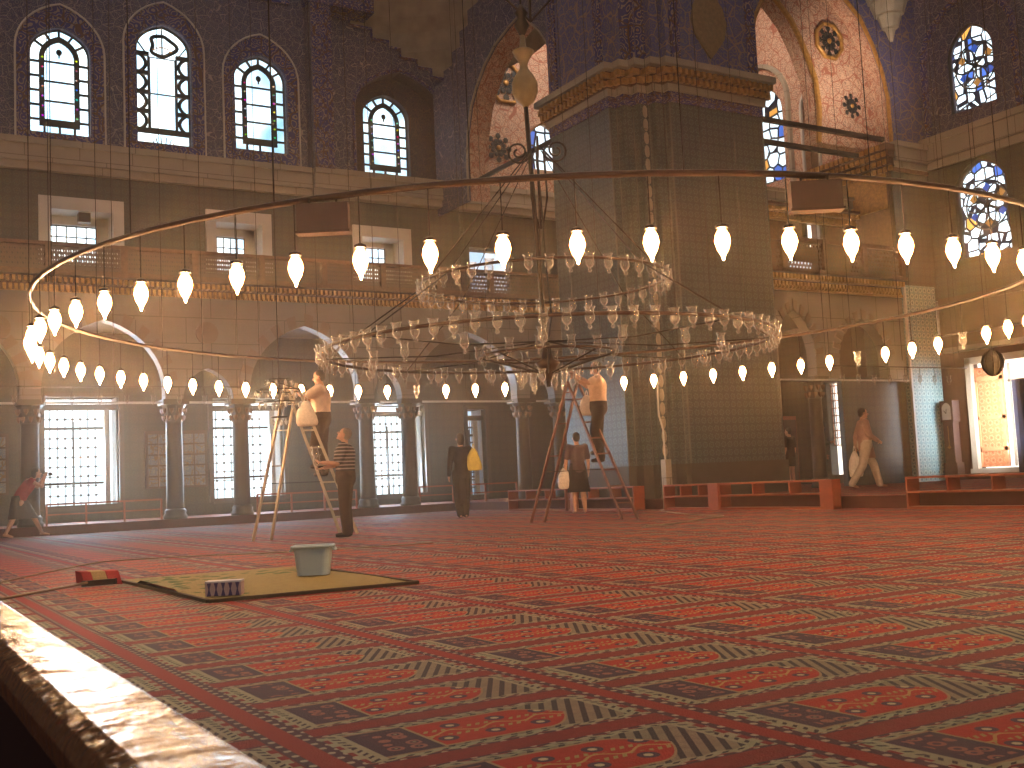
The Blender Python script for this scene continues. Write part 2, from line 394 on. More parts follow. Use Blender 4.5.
# recessed stretch with stepped top, right of the pilaster
z1 = UW[3][4]
st = [(10.2, 9.1), (10.2, 13.55), (11.45, 13.45), (11.45, 13.3), (12.1, 13.3), (12.1, 13.02), (12.6, 13.02), (12.6, 12.86), (12.95, 12.86), (12.95, 12.62), (13.45, 12.62), (13.45, 12.42), (13.9, 12.42), (13.9, 12.2), (14.3, 12.2), (14.3, 12.05), (14.6, 12.05), (14.6, 9.1)]
ni = arch(11.55, 14.3, 9.1, 11.0, 12.2)
MB().panel('Y', 27, st, [ni], .01, False).build('wall_left', Mt['arab'], kind='structure', label='stepped arabesque tile wall beside the pilaster around a deep arched niche', cat='wall')
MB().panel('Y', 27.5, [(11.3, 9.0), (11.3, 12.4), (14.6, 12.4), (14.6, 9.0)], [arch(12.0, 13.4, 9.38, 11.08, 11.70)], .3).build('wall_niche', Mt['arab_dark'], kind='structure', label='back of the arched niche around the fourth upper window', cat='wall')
def rim(ax, c, pts, w, mat, name, t=.06, **kw):
    """moulded border following an outline (open path)"""
    m = MB(); P = [Vector(W3(ax, c, a, z)) for a, z in pts]
    m.tube(P, w, 5); return m.build(name, mat, **kw)
r1 = arch(11.5, 14.35, 9.1, 11.0, 12.27)
rim('Y', 26.95, [p for p in st[1:-1]], .06, Mt['arab_band'], 'trim_30', kind='structure', label='patterned border along the stepped top of the tile wall', cat='moulding')
rim('Y', 26.98, r1, .05, Mt['arab_band'], 'trim_3', kind='structure', label='moulded rim of the arched niche round the fourth window', cat='moulding')
ip = ni[1:-1]; kk = len(ni)
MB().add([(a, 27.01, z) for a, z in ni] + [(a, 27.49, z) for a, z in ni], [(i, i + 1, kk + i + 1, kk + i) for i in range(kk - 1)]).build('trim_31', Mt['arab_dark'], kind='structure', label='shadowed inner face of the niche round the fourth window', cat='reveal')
# tiled borders round windows
for i, (k, a0, a1, z0, z1) in enumerate(UW[:3]):
    o = arch(a0 - .32, a1 + .32, z0 - .42, z1 - .6, z1 + .55); inn = arch(a0 - .02, a1 + .02, z0 - .02, z1 - .62 * (a1 - a0) / 1.35, z1 + .02)
    MB().panel('Y', 26.95, o, [inn], .05, False).build('trim_%d' % (4 + i), Mt['arab_band'], kind='structure', label='blue tile border round the %s upper left window' % ('first', 'second', 'third')[i], cat='tile border')
    rim('Y', 26.94, o + [o[0]], .026, Mt['marble_white'], 'trim_%d' % (40 + i), kind='structure', label='thin pale moulding round the %s upper left window border' % ('first', 'second', 'third')[i], cat='moulding')
MB().panel('Y', 26.92, [(-4, 13.55), (-4, 14.0), (9.75, 14.0), (9.75, 13.55)], [], .08).build('trim_7', Mt['arab_band'], kind='structure', label='tile border along the top of the left wall', cat='tile border')
# pilaster
MB().box(10.2, 10.75, 26.55, 27.2, 9.1, 13.7).build('trim_8', Mt['arab_band'], kind='structure', label='projecting pilaster with blue and white floral tiles', cat='pilaster')
MB().box(10.17, 10.2, 26.56, 27.2, 9.1, 13.7).build('trim_9', Mt['arab'], kind='structure', label='dark side face of the floral pilaster', cat='pilaster')
MB().box(10.1, 12.0, 26.5, 27.2, 13.55, 13.95).build('trim_10', Mt['arab_band'], kind='structure', label='tile cornice over the floral pilaster', cat='cornice')
# marble band
def band(name, ax, a0, a1, c0, c1, z0, z1, mat, lab):
    m = MB()
    def bx(d, za, zb):
        if ax == 'Y': m.box(a0, a1, c0 - d, c1, za, zb)
        else: m.box(c0 - d, c1, a0, a1, za, zb)
    h = z1 - z0
    bx(0, z0, z0 + h * .25); bx(.08, z0 + h * .25, z0 + h * .8); bx(.14, z0 + h * .8, z1)
    return m.build(name, mat, kind='structure', label=lab, cat='cornice')
band('trim_11', 'Y', -4, 10.2, 26.85, 27.3, 8.40, 9.12, Mt['marble_band'], 'cream marble band under the upper left windows')
band('trim_12', 'Y', 10.2, 24.7, 26.7, 27.3, 8.40, 9.12, Mt['marble_band'], 'cream marble band from the pilaster past the big arch')
# gallery-level wall
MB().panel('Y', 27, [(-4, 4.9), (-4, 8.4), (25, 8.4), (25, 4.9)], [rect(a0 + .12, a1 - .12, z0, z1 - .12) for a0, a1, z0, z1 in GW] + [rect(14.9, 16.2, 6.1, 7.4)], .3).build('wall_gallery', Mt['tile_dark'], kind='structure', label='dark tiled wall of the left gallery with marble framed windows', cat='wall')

# cream semi-dome over the corner
m = MB(); nu, nv = 26, 12; vs = []; fs = []
cx, cy, cz = 12.1, 24.3, 9.2
for j in range(nv + 1):
    el = R_(28 + 60 * j / nv)
    for i in range(nu + 1):
        az = R_(-35 + 150 * i / nu); rr = 4.7 + .07 * (j % 2)
        vs.append((cx + rr * math.cos(el) * math.cos(az) * .85, cy + rr * math.cos(el) * math.sin(az), cz + 1.35 * rr * math.sin(el)))
for j in range(nv):
    for i in range(nu): a = j * (nu + 1) + i; fs.append((a, a + 1, a + nu + 2, a + nu + 1))
m.add(vs, fs); m.build('ceiling_dome', Mt['dome'], kind='structure', label='cream plaster semi-dome with stepped courses above the left corner', cat='dome')
MB().box(-6, 27, 28.5, 28.8, 12.0, 20).build('wall_vault', Mt['dome'], kind='structure', label='cream plaster wall above the left tiles', cat='wall')

# ------------------------------------------------------------------ windows
def window_A(n, a0, a1, z0, z1, c, lab, mat):
    root = empty('window_%d' % n, lab, 'window', kind='structure')
    zs = z1 - .62 * (a1 - a0) / 1.35; w = a1 - a0
    MB().panel('Y', c + .26, arch(a0, a1, z0, zs, z1), [], .02).build('pane', mat, root)
    L = MB(); y = c + .18
    i0, i1 = a0 + w * .24, a1 - w * .24; iz0 = z0 + (z1 - z0) * .13; izt = z1 - w * .21; izs = izt - w * .32
    def poly(pts, r, clo=False): L.tube([(a, y, z) for a, z in pts], r, 4, clo)
    poly(arch(a0, a1, z0, zs, z1), .04, True)
    ia = arch(i0, i1, iz0, izs, izt)
    L.panel('Y', y - .04, arch(i0 - .10, i1 + .10, iz0 - .14, izs, izt + .11), [arch(i0 + .02, i1 - .02, iz0 + .03, izs, izt - .03)], .05)
    am = (a0 + a1) / 2
    for k in range(1, 7):   # bars in the side strips
        z = z0 + (zs - z0) * k / 5.6
        if z < zs + .05: L.bar((a0, y, z), (i0 - .06, y, z), .05, .05); L.bar((i1 + .06, y, z), (a1, y, z), .05, .05)
    for k in range(1, 6):   # spokes round the head
        t = pi * k / 6; d = (math.cos(t), math.sin(t))
        L.bar((am + d[0] * w * .31, y, izs + .02 + d[1] * w * .36), (am + d[0] * w * .5, y, zs + d[1] * w * .46), .05, .05)
    for k in range(1, 4): L.bar((a0 + w * k / 4, y, z0), (a0 + w * k / 4, y, iz0 - .06), .05, .05)
    for k in range(1, 4): z = iz0 + (izs - iz0) * k / 3.2; L.bar((i0, y, z), (i1, y, z), .04, .04)
    L.ell((am, y, izs + .16), (.07, .03, .08)); L.box(am - .015, am + .015, y - .02, y + .02, izs + .02, izs + .12)
    L.build('leading', Mt['lead'], root)
    J = MB()
    for k in range(7):
        for a in (i0 - .03, i1 + .03): z = iz0 + .1 + (izs - iz0) * k / 6.5; J.lathe([(.0, -.03), (.032, 0), (0, .03)], (a, y - .06, z), 6)
    J.build('coloured_glass', JEW, root)
    return root
tj = NT('jewel_glass'); vv = tj.vor(9.)[1]; em = tj.n('ShaderNodeEmission', Strength=.8); hs = tj.n('ShaderNodeHueSaturation', Saturation=1.6, Color=vv); tj.t.links.new(hs.outputs[0], em.inputs[0]); tj.t.links.new(em.outputs[0], tj.out.inputs[0]); JEW = tj.m
AMB = glow('amber_glass', (.62, .30, .08), .6)
window_A(1, *UW[0][1:], 27, 'arched leaded window, first in the upper left row', Mt['day'])
window_A(3, *UW[2][1:], 27, 'arched leaded window beside the floral pilaster, third in the upper left row', Mt['day_blue'])
window_A(4, 12.0, 13.4, 9.38, 11.70, 27.5, 'arched leaded window set in the deep round-topped niche', Mt['day_blue'])
_, a0, a1, z0, z1 = UW[1]
root = empty('window_2', 'taller arched window with scalloped leading and an amber flower', 'window', kind='structure')
zs = z1 - .62; w = a1 - a0
MB().panel('Y', 27.26, arch(a0, a1, z0, zs, z1), [], .02).build('pane', Mt['day'], root)
L = MB(); y = 27.18; am = (a0 + a1) / 2
L.tube([(a, y, z) for a, z in arch(a0, a1, z0, zs, z1)], .045, 4, True)
b0, b1, bz0, bz1 = a0 + w * .25, a1 - w * .25, z0 + .42, z1 - .82
L.tube([(a, y, z) for a, z in rect(b0, b1, bz0, bz1)], .04, 4, True)
L.bar((b0, y, z0 + 1.3), (b1, y, z0 + 1.3), .03, .03)
for s, e in ((a0, b0), (a1, b1)):
    zlo, zhi = z0 + .35, z1 - .75; nl = 4; hh = (zhi - zlo) / nl; P = []
    for k in range(nl * 10 + 1):
        t = k / 10; P.append((s + (e - s) * (.16 + .62 * abs(math.sin(t * pi)) ** .7), y, zlo + t * hh))
    L.tube(P, .045, 4)
    for k in range(nl + 1): z = zlo + k * hh; L.bar((s, y, z), (e, y, z), .08, .10)
P = [(am + .3 * math.cos(t) * (1 + .25 * math.cos(3 * t)), y, z1 - .5 + .26 * math.sin(t)) for t in [2 * pi * k / 30 for k in range(30)]]; L.tube(P, .05, 4, True)
L.bar((am, y, z1 - .75), (am, y, z1), .03, .03); L.bar((b0, y, bz1), (a0 + .06, y, z1 - .45), .03, .03); L.bar((b1, y, bz1), (a1 - .06, y, z1 - .45), .03, .03)
for k in range(8):
    t = pi * k / 7; L.bar((b0 + (b1 - b0) * .5 + .22 * math.cos(t), y, z0), (am + .3 * math.cos(t), y, z0 + .02 + .2 * math.sin(t)), .02, .02)
L.box(a0, a1, y - .02, y + .02, z0 + .28, z0 + .42)
L.build('leading', Mt['lead'], root)
J = MB()
for k in range(6):
    t = pi * (k + .5) / 6; J.lathe([(0, -.02), (.07, 0), (0, .02)], (am + .2 * math.cos(t), y - .03, z1 - .66 + .12 * math.sin(t)), 8, 1, .3)
J.build('amber_glass', AMB, root)

# gallery windows with marble surrounds
for i, (a0, a1, z0, z1) in enumerate(GW):
    nm = ('first', 'second', 'third')[i]
    root = empty('window_%d' % (5 + i), '%s gallery window on the left in a pale marble surround' % nm, 'window', kind='structure')
    MB().panel('Y', 26.93, rect(a0, a1, z0 - .02, z1), [rect(a0 + .25, a1 - .25, z0, z1 - .3)], .07, False).build('frame', Mt['marble_white'], root)
    rv = MB(); x0, x1, zt = a0 + .25, a1 - .25, z1 - .3
    rv.box(x0 - .02, x0, 27, 27.9, z0, zt); rv.box(x1, x1 + .02, 27, 27.9, z0, zt); rv.box(x0, x1, 27, 27.9, zt, zt + .02); rv.box(x0, x1, 27, 27.9, z0 - .02, z0)
    rv.box(x0, x1, 27.6, 27.66, 7.32, zt); rv.box(x1 - .28, x1, 27.6, 27.66, z0, zt)
    rv.build('reveal', Mt['marble_white'], root)
    MB().box(x0, x1 - .28, 27.62, 27.64, z0, 7.30).build('pane', Mt['day'], root)
    b = MB()
    for k in range(6): x = x0 + (x1 - .28 - x0) * k / 5; b.box(x - .012, x + .012, 27.57, 27.6, z0, 7.30)
    for z in (6.78, 7.02, 7.28): b.box(x0, x1 - .28, 27.57, 27.6, z - .012, z + .012)
    b.build('bars', Mt['lead'], root)
    if i == 0: MB().box(4.45, 4.72, 27.1, 27.3, 7.3, 7.6).build('hanging_box', Mt['brown'], root, label='small dark box in the top of the window')
root = empty('window_8', 'dim gallery window seen below the big left arch', 'window', kind='structure')
MB().box(14.9, 16.2, 27.2, 27.22, 6.1, 7.3).build('pane', Mt['day_dim'], root)

# pierced balustrade, cornice of the gallery
def teeth_cornice(name, ax, a0, a1, c, z, lab, s=1, sgn=1):
    root = empty(name, lab, 'cornice', kind='structure')
    def bx(m, p0, p1, d0, d1, za, zb):
        lo, hi = sorted((c - sgn * d0, c - sgn * d1))
        if ax == 'Y': m.box(p0, p1, lo, hi, za, zb)
        else: m.box(lo, hi, p0, p1, za, zb)
    g = MB(); d = MB()
    bx(d, a0, a1, -.05, .06, z, z + .42 * s); bx(d, a0, a1, 0, .30, z + .38 * s, z + .46 * s); bx(g, a0, a1, -.02, .10, z - .03, z + .03)
    st = .12 * s; n = int((a1 - a0) / st)
    for k in range(n):
        p = a0 + k * st
        bx(g, p, p + st * .6, 0, .16, z + .04 * s, z + .17 * s)
        bx(g, p + st * .15, p + st * .45, .1, .20, z + .0 * s, z + .07 * s)
        bx(g, p + st * .5, p + st * 1.05, 0, .27, z + .22 * s, z + .34 * s)
    d.build('backing', Mt['gold_dark'], root); g.build('stalactites', Mt['gold'], root); return root
teeth_cornice('trim_13', 'Y', -4, 17.6, 26.5, 5.45, 'gilded stalactite cornice below the left gallery balustrade')
root = empty('gallery_balustrade', 'brown pierced stone balustrade of the left gallery above the gold cornice', 'balustrade')
MB().box(-4, 17.6, 26.42, 26.46, 5.98, 6.56).build('pierced_panel', Mt['screen'], root)
m = MB().box(-4, 17.6, 26.36, 26.52, 6.54, 6.62).box(-4, 17.6, 26.36, 26.52, 5.9, 5.99); m.build('rail', Mt['gold_dark'], root)
for k in range(13): MB().box(-3 + k * 1.65, -2.85 + k * 1.65, 26.34, 26.54, 5.95, 6.62).build('post', Mt['gold_dark'], root)
MB().box(-4, 26, 26.5, 29.6, 5.0, 5.45).build('ceiling_gallery', Mt['marble'], kind='structure', label='slab of the left gallery floor over the colonnade', cat='slab')

# colonnade arch wall (plane Y = 26.4..)
cols = [-1.4, .1, 3.26, 6.41, 8.01, 11.31, 12.51, 16.06, 17.3]
holes = []
for a, b in zip(cols[:-1], cols[1:]):
    if b - a > 2: holes.append(arch(a + .22, b - .22, 2.9, 3.25, 4.85, 12))
    else: holes.append(arch(a + .2, b - .2, 2.9, 3.0, 3.75, 8))
# cut the bottoms into the outline
ol = [(-4, 3.0), (-4, 5.45), (17.6, 5.45), (17.6, 3.0)]
for h in reversed(holes): ol += [(h[-1][0], 3.0)] + h[1:-1][::-1] + [(h[0][0], 3.0)]
MB().panel('Y', 26.3, ol, [], .35).build('wall_arcade', Mt['marble'], kind='structure', label='grey marble arcade wall under the left gallery', cat='wall')
# voussoirs
vi = 0
for a, b in zip(cols[:-1], cols[1:]):
    if b - a < 2 or a < 0: continue
    h = arch(a + .22, b - .22, 2.9, 3.25, 4.85, 12)[1:-1]; o = arch(a - .08, b + .08, 2.9, 3.25, 5.18, 12)[1:-1]
    for par, mt in ((0, 'voussoir'), (1, 'marble')):
        m = MB()
        for k in range(len(h) - 1):
            if k % 2 == par:
                P = [h[k], h[k + 1], o[k + 1], o[k]]
                m.panel('Y', 26.27, P, [], .05)
        vi += 1
        m.build('trim_%d' % (50 + vi), Mt[mt], kind='structure', label='%s stones in the arch over the %s wide bay of the left arcade' % (('red', 'pale')[par], {3.26: 'first', 8.01: 'second', 12.51: 'third', .1: 'outermost'}.get(a, 'outermost')), cat='arch stones')
# roundels of red stone
for k, x in enumerate((2.6, 7.2, 11.9)):
    MB().lathe([(.27, -.02), (.27, .02)], (0, 0, 0), 20).build('wall_roundel', Mt['voussoir'], group='red stone roundels above the left arcade', label='round red stone disc set in the grey arcade wall', cat='roundel').matrix_world = Matrix.Translation((x, 26.28, 4.6)) @ Matrix.Rotation(pi / 2, 4, 'X')

# columns
def column(x, y, z0, z1, r, lab, grp=None, cat='column'):
    root = empty('marble_column', lab, cat, grp, (x, y, z0))
    h = z1 - z0
    MB().lathe([(r * 1.35, 0), (r * 1.4, .06), (r * 1.2, .12), (r * 1.28, .18), (r * 1.05, .24)], n=16).build('base', Mt['column'], root, True)
    MB().lathe([(r * 1.03, .22), (r, .4), (r * .92, h - .55), (r * 1.02, h - .52)], n=20).build('shaft', Mt['column'], root, True)
    c = MB().lathe([(r * .98, h - .54), (r * 1.05, h - .4), (r * 1.35, h - .15), (r * 1.5, h - .12)], n=8)
    c.box(-r * 1.5, r * 1.5, -r * 1.5, r * 1.5, h - .12, h)
    c.build('capital', Mt['column'], root)
    g = MB()
    for row, (zz, rr, q) in enumerate(((h - .45, r * 1.12, 8), (h - .28, r * 1.3, 8))):
        for k in range(q):
            t = 2 * pi * (k + .5 * row) / q; g.lathe([(0, -.07), (.05, 0), (.06, .07)], (rr * math.cos(t), rr * math.sin(t), zz), 5)
    g.build('capital_stalactites', Mt['gold_dark'], root)
    return root
labs = ['stone column at the outer end of the left arcade', 'second stone column of the left arcade from the outer end', 'stone column nearest the woman in the red top', 'stone column between the large bright window and the narrow bay',
        'stone column standing in front of the second large window', 'stone column just behind the striped-shirt man', 'stone column in front of the third large window', 'stone column behind the far ladder', 'stone column next to the great pier']
for x, l in zip(cols, labs): column(x, 26.45, .2, 3.0, .2, l)
for x0, x1, nm in zip(cols[1:-1], cols[2:], ('outer', 'first wide', 'first narrow', 'second wide', 'second narrow', 'third wide', 'last')):
    MB().bar((x0, 26.45, 2.94), (x1, 26.45, 2.94), .05, .05).build('tie_rod', Mt['marble_white'], label='thin tie rod between capitals of the %s bay of the left arcade' % nm, cat='tie rod')

# window wall behind the colonnade (Y = 29.5)
LW = [(3.97, 5.75, .62, 3.35), (8.17, 10.12, .62, 3.3), (12.69, 14.47, .5, 3.1), (15.93, 16.55, .35, 2.95)]
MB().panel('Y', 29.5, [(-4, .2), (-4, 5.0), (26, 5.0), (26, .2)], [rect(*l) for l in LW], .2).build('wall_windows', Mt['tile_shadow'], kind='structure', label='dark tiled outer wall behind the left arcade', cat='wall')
for i, (a0, a1, z0, z1) in enumerate(LW):
    nm = ('left', 'second', 'third', 'dim fourth')[i]
    root = empty('window_%d' % (10 + i), '%s tall barred garden window behind the left arcade' % nm, 'window', kind='structure')
    pw = a1 - min(.32, (a1 - a0) * .2)
    MB().box(a0, a1 + .1, 30.3, 30.33, z0, z1).build('pane', Mt['day_low'] if i < 3 else Mt['day_dim'], root)
    f = MB(); f.box(a0 - .12, a0, 29.42, 29.7, z0 - .1, z1 + .1); f.box(a1, a1 + .12, 29.42, 29.7, z0 - .1, z1 + .1); f.box(a0, a1, 29.42, 29.7, z0 - .14, z0); f.box(a0, a1, 29.42, 29.7, z1, z1 + .1)
    f.box(a0, a1, 29.6, 29.7, z1 - .33, z1 - .18)
    f.build('frame', Mt['column'], root)
    rv = MB().box(a1 - .02, a1 + .0, 29.7, 30.3, z0, z1).box(a0, a0 + .02, 29.7, 30.3, z0, z1); rv.box(a1 - .32, a1 - .2, 29.6, 29.7, z0, z1 - .3)
    rv.build('reveal', Mt['marble_white'], root)
    g = MB(); nx = 8; nz = 10
    for k in range(1, nx): x = a0 + (pw - a0) * k / nx; g.box(x - .009, x + .009, 29.9, 29.92, z0, z1 - .3)
    for k in range(1, nz): z = z0 + (z1 - .3 - z0) * k / nz; g.box(a0, pw, 29.9, 29.92, z - .009, z + .009)
    for k in range(1, nx):
        for q in range(1, nz):
            x = a0 + (pw - a0) * k / nx; z = z0 + (z1 - .3 - z0) * q / nz; g.box(x - .026, x + .026, 29.88, 29.93, z - .026, z + .026)
    xm = (a0 + pw) / 2; g.box(xm - .02, xm + .02, 29.8, 29.86, z0, z1 - .6)
    for z in (z0 + .55, z1 - .78): g.box(a0, pw, 29.8, 29.86, z - .03, z + .03)
    g.build('grille', Mt['lead'], root)
# framed calligraphy tile panels between the windows
for x0, x1, lab in ((6.45, 7.25, 'grid of pale patterned tiles on the dark wall right of the left garden window'), (2.2, 3.1, 'faded gold patterned tile panel at the left edge of the window wall'), (7.35, 7.95, 'faded gold patterned tile panel beside the second garden window')):
    root = empty('tile_panel', lab, 'tile panel')
    MB().box(x0 - .05, x1 + .05, 29.44, 29.5, .95, 2.45).build('frame', Mt['brown'], root)
    m = MB(); n = max(2, int((x1 - x0) / .26))
    for i in range(n):
        for j in range(5):
            w = (x1 - x0) / n; x = x0 + i * w; z = 1.0 + j * .28; m.box(x + .02, x + w - .02, 29.42, 29.44, z, z + .24)
    m.build('panel_tiles', arabesque('panel_tile_pattern', (.10, .12, .13), (.26, .24, .19), (.18, .11, .05), (.3, .22, .1), 3.), root)

# ------------------------------------------------------------------ big left arch (plane X = 13.95), spandrel and tie bar
ap = [(25.15, 8.2)] + [(25.15, 9.3), (25.05, 10.0), (24.8, 10.65), (24.45, 11.1), (24.0, 11.5), (23.4, 11.83), (22.7, 12.02), (22.25, 12.1), (21.8, 11.85), (21.3, 11.35), (20.9, 10.8), (20.6, 10.2), (20.5, 9.6)] + [(20.5, 8.2)]
og = [(27, 8.2), (27, 11.9), (26.3, 11.9), (26.3, 12.15), (25.8, 12.15), (25.8, 12.5), (25.3, 12.5), (25.3, 12.9), (24.8, 12.9), (24.8, 13.3), (24.2, 13.3), (24.2, 14.2), (23.2, 14.2), (23.2, 16), (20.5, 16), (20.5, 8.2)]
pts = [(27, 8.2)] + og[1:-1] + ap[::-1][1:] 
MB().panel('X', 13.95, pts, [], .06).build('wall_arch', Mt['arab'], kind='structure', label='blue arabesque spandrel around the tall pointed arch left of the pier', cat='wall')
def intrados(ax, c0, c1, pts, lab, n, w=.35):
    m = MB(); k = len(pts); vs = [W3(ax, c0, a, z) for a, z in pts] + [W3(ax, c1, a, z) for a, z in pts]
    m.add(vs, [(i, i + 1, k + i + 1, k + i) for i in range(k - 1)]); return m.build('trim_%d' % n, Mt['plaster'], kind='structure', label=lab, cat='arch soffit')
intrados('X', 14.0, 14.6, ap, 'painted inner face of the tall arch left of the pier', 28)
rim('X', 13.93, ap, .03, Mt['marble_band'], 'trim_14', kind='structure', label='gilded rim of the tall pointed arch left of the pier', cat='moulding')
MB().bar((14.2, 25.15, 8.75), (14.2, 20.6, 8.75), .09, .09).build('tie_beam', Mt['iron'], label='dark iron tie beam across the tall arch left of the pier', cat='tie beam')
# painted inner wall beyond both arches (Y = 27)
wholes = [arch(17.05, 18.3, 9.9, 10.7, 11.4)]
w15 = arch(24.4, 25.9, 9.75, 11.9, 12.9); w21 = arch(22.95, 23.6, 9.7, 11.6, 12.2)
MB().panel('X', 24.9, [(20, 9.1), (20, 19), (27, 19), (27, 9.1)], [w15, w21], .4).build('wall_painted', Mt['plaster'], kind='structure', label='pink painted end wall with a tall leaded window seen through the right arch', cat='wall')
MB().panel('Y', 27.0, [(14.6, 9.1), (14.6, 19), (32, 19), (32, 9.1)], wholes, .4).build('wall_painted', Mt['plaster'], kind='structure', label='warm pink painted plaster wall seen through the two big arches', cat='wall')
rim('X', 24.87, arch(24.1, 26.3, 9.1, 12.2, 13.6), .09, Mt['marble_band'], 'trim_27', kind='structure', label='pale moulded arch round the leaded window beyond the right arch', cat='moulding')
root = empty('window_15', 'tall pale leaded window seen through the right arch beside the pier', 'window', kind='structure')
MB().panel('X', 25.2, w15, [], .02).build('pane', Mt['stain_pale'], root); MB().tube([(25.0, a, z) for a, z in w15], .07, 5, True).build('frame', Mt['gold'], root, True)
for n, h, mt, lab in ((14, wholes[0], 'stain_pale', 'pale leaded window low in the tall left arch'),):
    root = empty('window_%d' % n, lab, 'window', kind='structure')
    MB().panel('Y', 27.3, h, [], .02).build('pane', Mt[mt], root); MB().tube([(a, 27.1, z) for a, z in h], .06, 5, True).build('frame', Mt['gold'], root, True)
def medallion(c, ax, r, lab, octo=True, grp=None):
    root = empty('wall_medallion', lab, 'medallion', grp, c); 
    if ax == 'X': root.rotation_euler = (0, 0, -pi / 2)
    t = [2 * pi * (k + .5) / 8 for k in range(8)] if octo else [2 * pi * k / 20 for k in range(20)]
    if octo: MB().tube([(r * math.cos(a), -.02, r * math.sin(a)) for a in t], .06, 6, True).build('rim', Mt['gold'], root, True)
    m = MB(); q = 8
    for k in range(q):
        a = 2 * pi * k / q
        for rr, s in ((r * .72, .13), (r * .42, .10)):
            a2 = a + (pi / q if rr < r * .5 else 0); m.ell((rr * math.cos(a2), -.01, rr * math.sin(a2)), (s * r * 1.3, .02, s * r * 1.3), nu=8, nv=6)
            m.bar((0, -.01, 0), (rr * math.cos(a2), -.01, rr * math.sin(a2)), .03, .03)
    m.build('openwork', Mt['arab_band'] if False else Mt['lead'], root)
    MB().ell((0, -.03, 0), (r * .16, .04, r * .16), nu=10, nv=6).build('boss', Mt['gold'], root, True); return root
medallion((16.35, 26.96, 12.4), 'Y', .62, 'gold-rimmed octagonal medallion on the pink wall behind the hanging gourd')
medallion((16.0, 26.96, 10.4), 'Y', .5, 'dark openwork rosette below the octagonal medallion in the left arch', False)
medallion((17.2, 26.96, 14.0), 'Y', .5, 'dark openwork rosette at the top of the left arch', False)
# partial inner arch beyond the right arch (plane Y = 21)
ia = [(21.16, 9.0), (21.27, 9.87), (21.2, 10.65), (21.0, 11.16), (20.76, 11.65), (20.46, 12.13), (19.98, 12.57), (19.49, 12.87), (18.5, 13.2)]
MB().panel('Y', 19.55, [(24.7, 9.0), (24.7, 17), (17.6, 17)] + ia[::-1], [], .5).build('wall_soffit', Mt['plaster'], kind='structure', label='painted pink soffit of the right arch with red arabesques', cat='wall')
rim('Y', 19.53, ia, .07, Mt['gold'], 'trim_15', kind='structure', label='gilded inner edge of the painted soffit', cat='moulding')
medallion((21.75, 19.5, 11.76), 'Y', .48, 'gold-rimmed octagonal medallion high on the painted soffit of the right arch')
medallion((22.43, 19.5, 10.11), 'Y', .38, 'dark openwork rosette low on the painted soffit of the right arch', False)
root = empty('window_16', 'narrow dark arched niche next to the tall leaded window beyond the right arch', 'window', kind='structure')
h = w21
MB().panel('X', 25.2, h, [], .05).build('pane', Mt['brown'], root); MB().tube([(24.87, a, z) for a, z in h], .06, 5, True).build('frame', Mt['marble_white'], root)

# ------------------------------------------------------------------ great pier
foot = [(13.85, 20.9), (13.85, 18.6), (14.05, 18.6), (14.05, 18.35), (14.3, 18.35), (14.3, 18.15), (14.58, 18.15), (14.58, 17.95), (14.86, 17.95), (14.86, 17.8), (17.5, 17.8), (17.5, 20.9)]
def off(p, d):
    cx, cy = 15.9, 19.4; out = []
    for x, y in p: out.append((x + (d if x > 15.9 else -d), y + (d if y > 19.4 else -d)))
    return out
root = empty('wall_pier', 'great square pier with stepped corner, teal tiles below and blue arabesques above', 'pier', kind='structure')
MB().prism(foot, .2, 8.85).build('lower_tiles', Mt['tile'], root)
MB().prism(foot, 9.5, 17).build('upper_tiles', Mt['arab_pier'], root)
MB().prism(off(foot, .03), 8.62, 8.86).build('tile_frieze', Mt['arab_band'], root)
MB().prism(off(foot, .06), .2, .9).build('plinth', Mt['plinth'], root)
# cornice
co = MB().prism(off(foot, .08), 8.85, 9.0); co.prism(off(foot, .27), 9.36, 9.5); co.build('cornice', Mt['marble_band'], root)
MB().prism(off(foot, .12), 9.0, 9.36).build('cornice_backing', Mt['gold_dark'], root)
g = MB(); fo = off(foot, .16)
for i in range(len(fo)):
    p, q = Vector(fo[i]), Vector(fo[(i + 1) % len(fo)]); L_ = (q - p).length; n = max(1, int(L_ / .16)); d = (q - p).normalized()
    for k in range(n):
        a = p + d * (k + .2) * L_ / n; b = p + d * (k + .75) * L_ / n
        g.bar((a.x, a.y, 9.08), (b.x, b.y, 9.08), .10, .12); 
        a = p + d * (k + .6) * L_ / n; b = p + d * (k + 1.1) * L_ / n; nn = Vector((d.y, -d.x)) * 0
        g.bar((a.x, a.y, 9.25), (b.x, b.y, 9.25), .20, .12)
g.build('cornice_stalactites', Mt['gold'], root)
m = MB()
for z_ in range(26): m.ell((14.45, 18.13, 1.2 + z_ * .29), (.07, .02, .14), nu=8, nv=6)
m.build('chain_moulding', Mt['marble_band'], root, True)
m = MB()
for x, y in ((14.05, 18.6), (14.3, 18.35), (14.58, 18.15), (14.86, 17.95), (13.85, 18.6), (14.86, 17.8), (17.5, 17.8)): m.box(x - .015, x + .015, y - .015, y + .015, .9, 8.6)
m.build('edge_strip', plain('pale_edge_tile', (.10, .11, .11), .5), root)
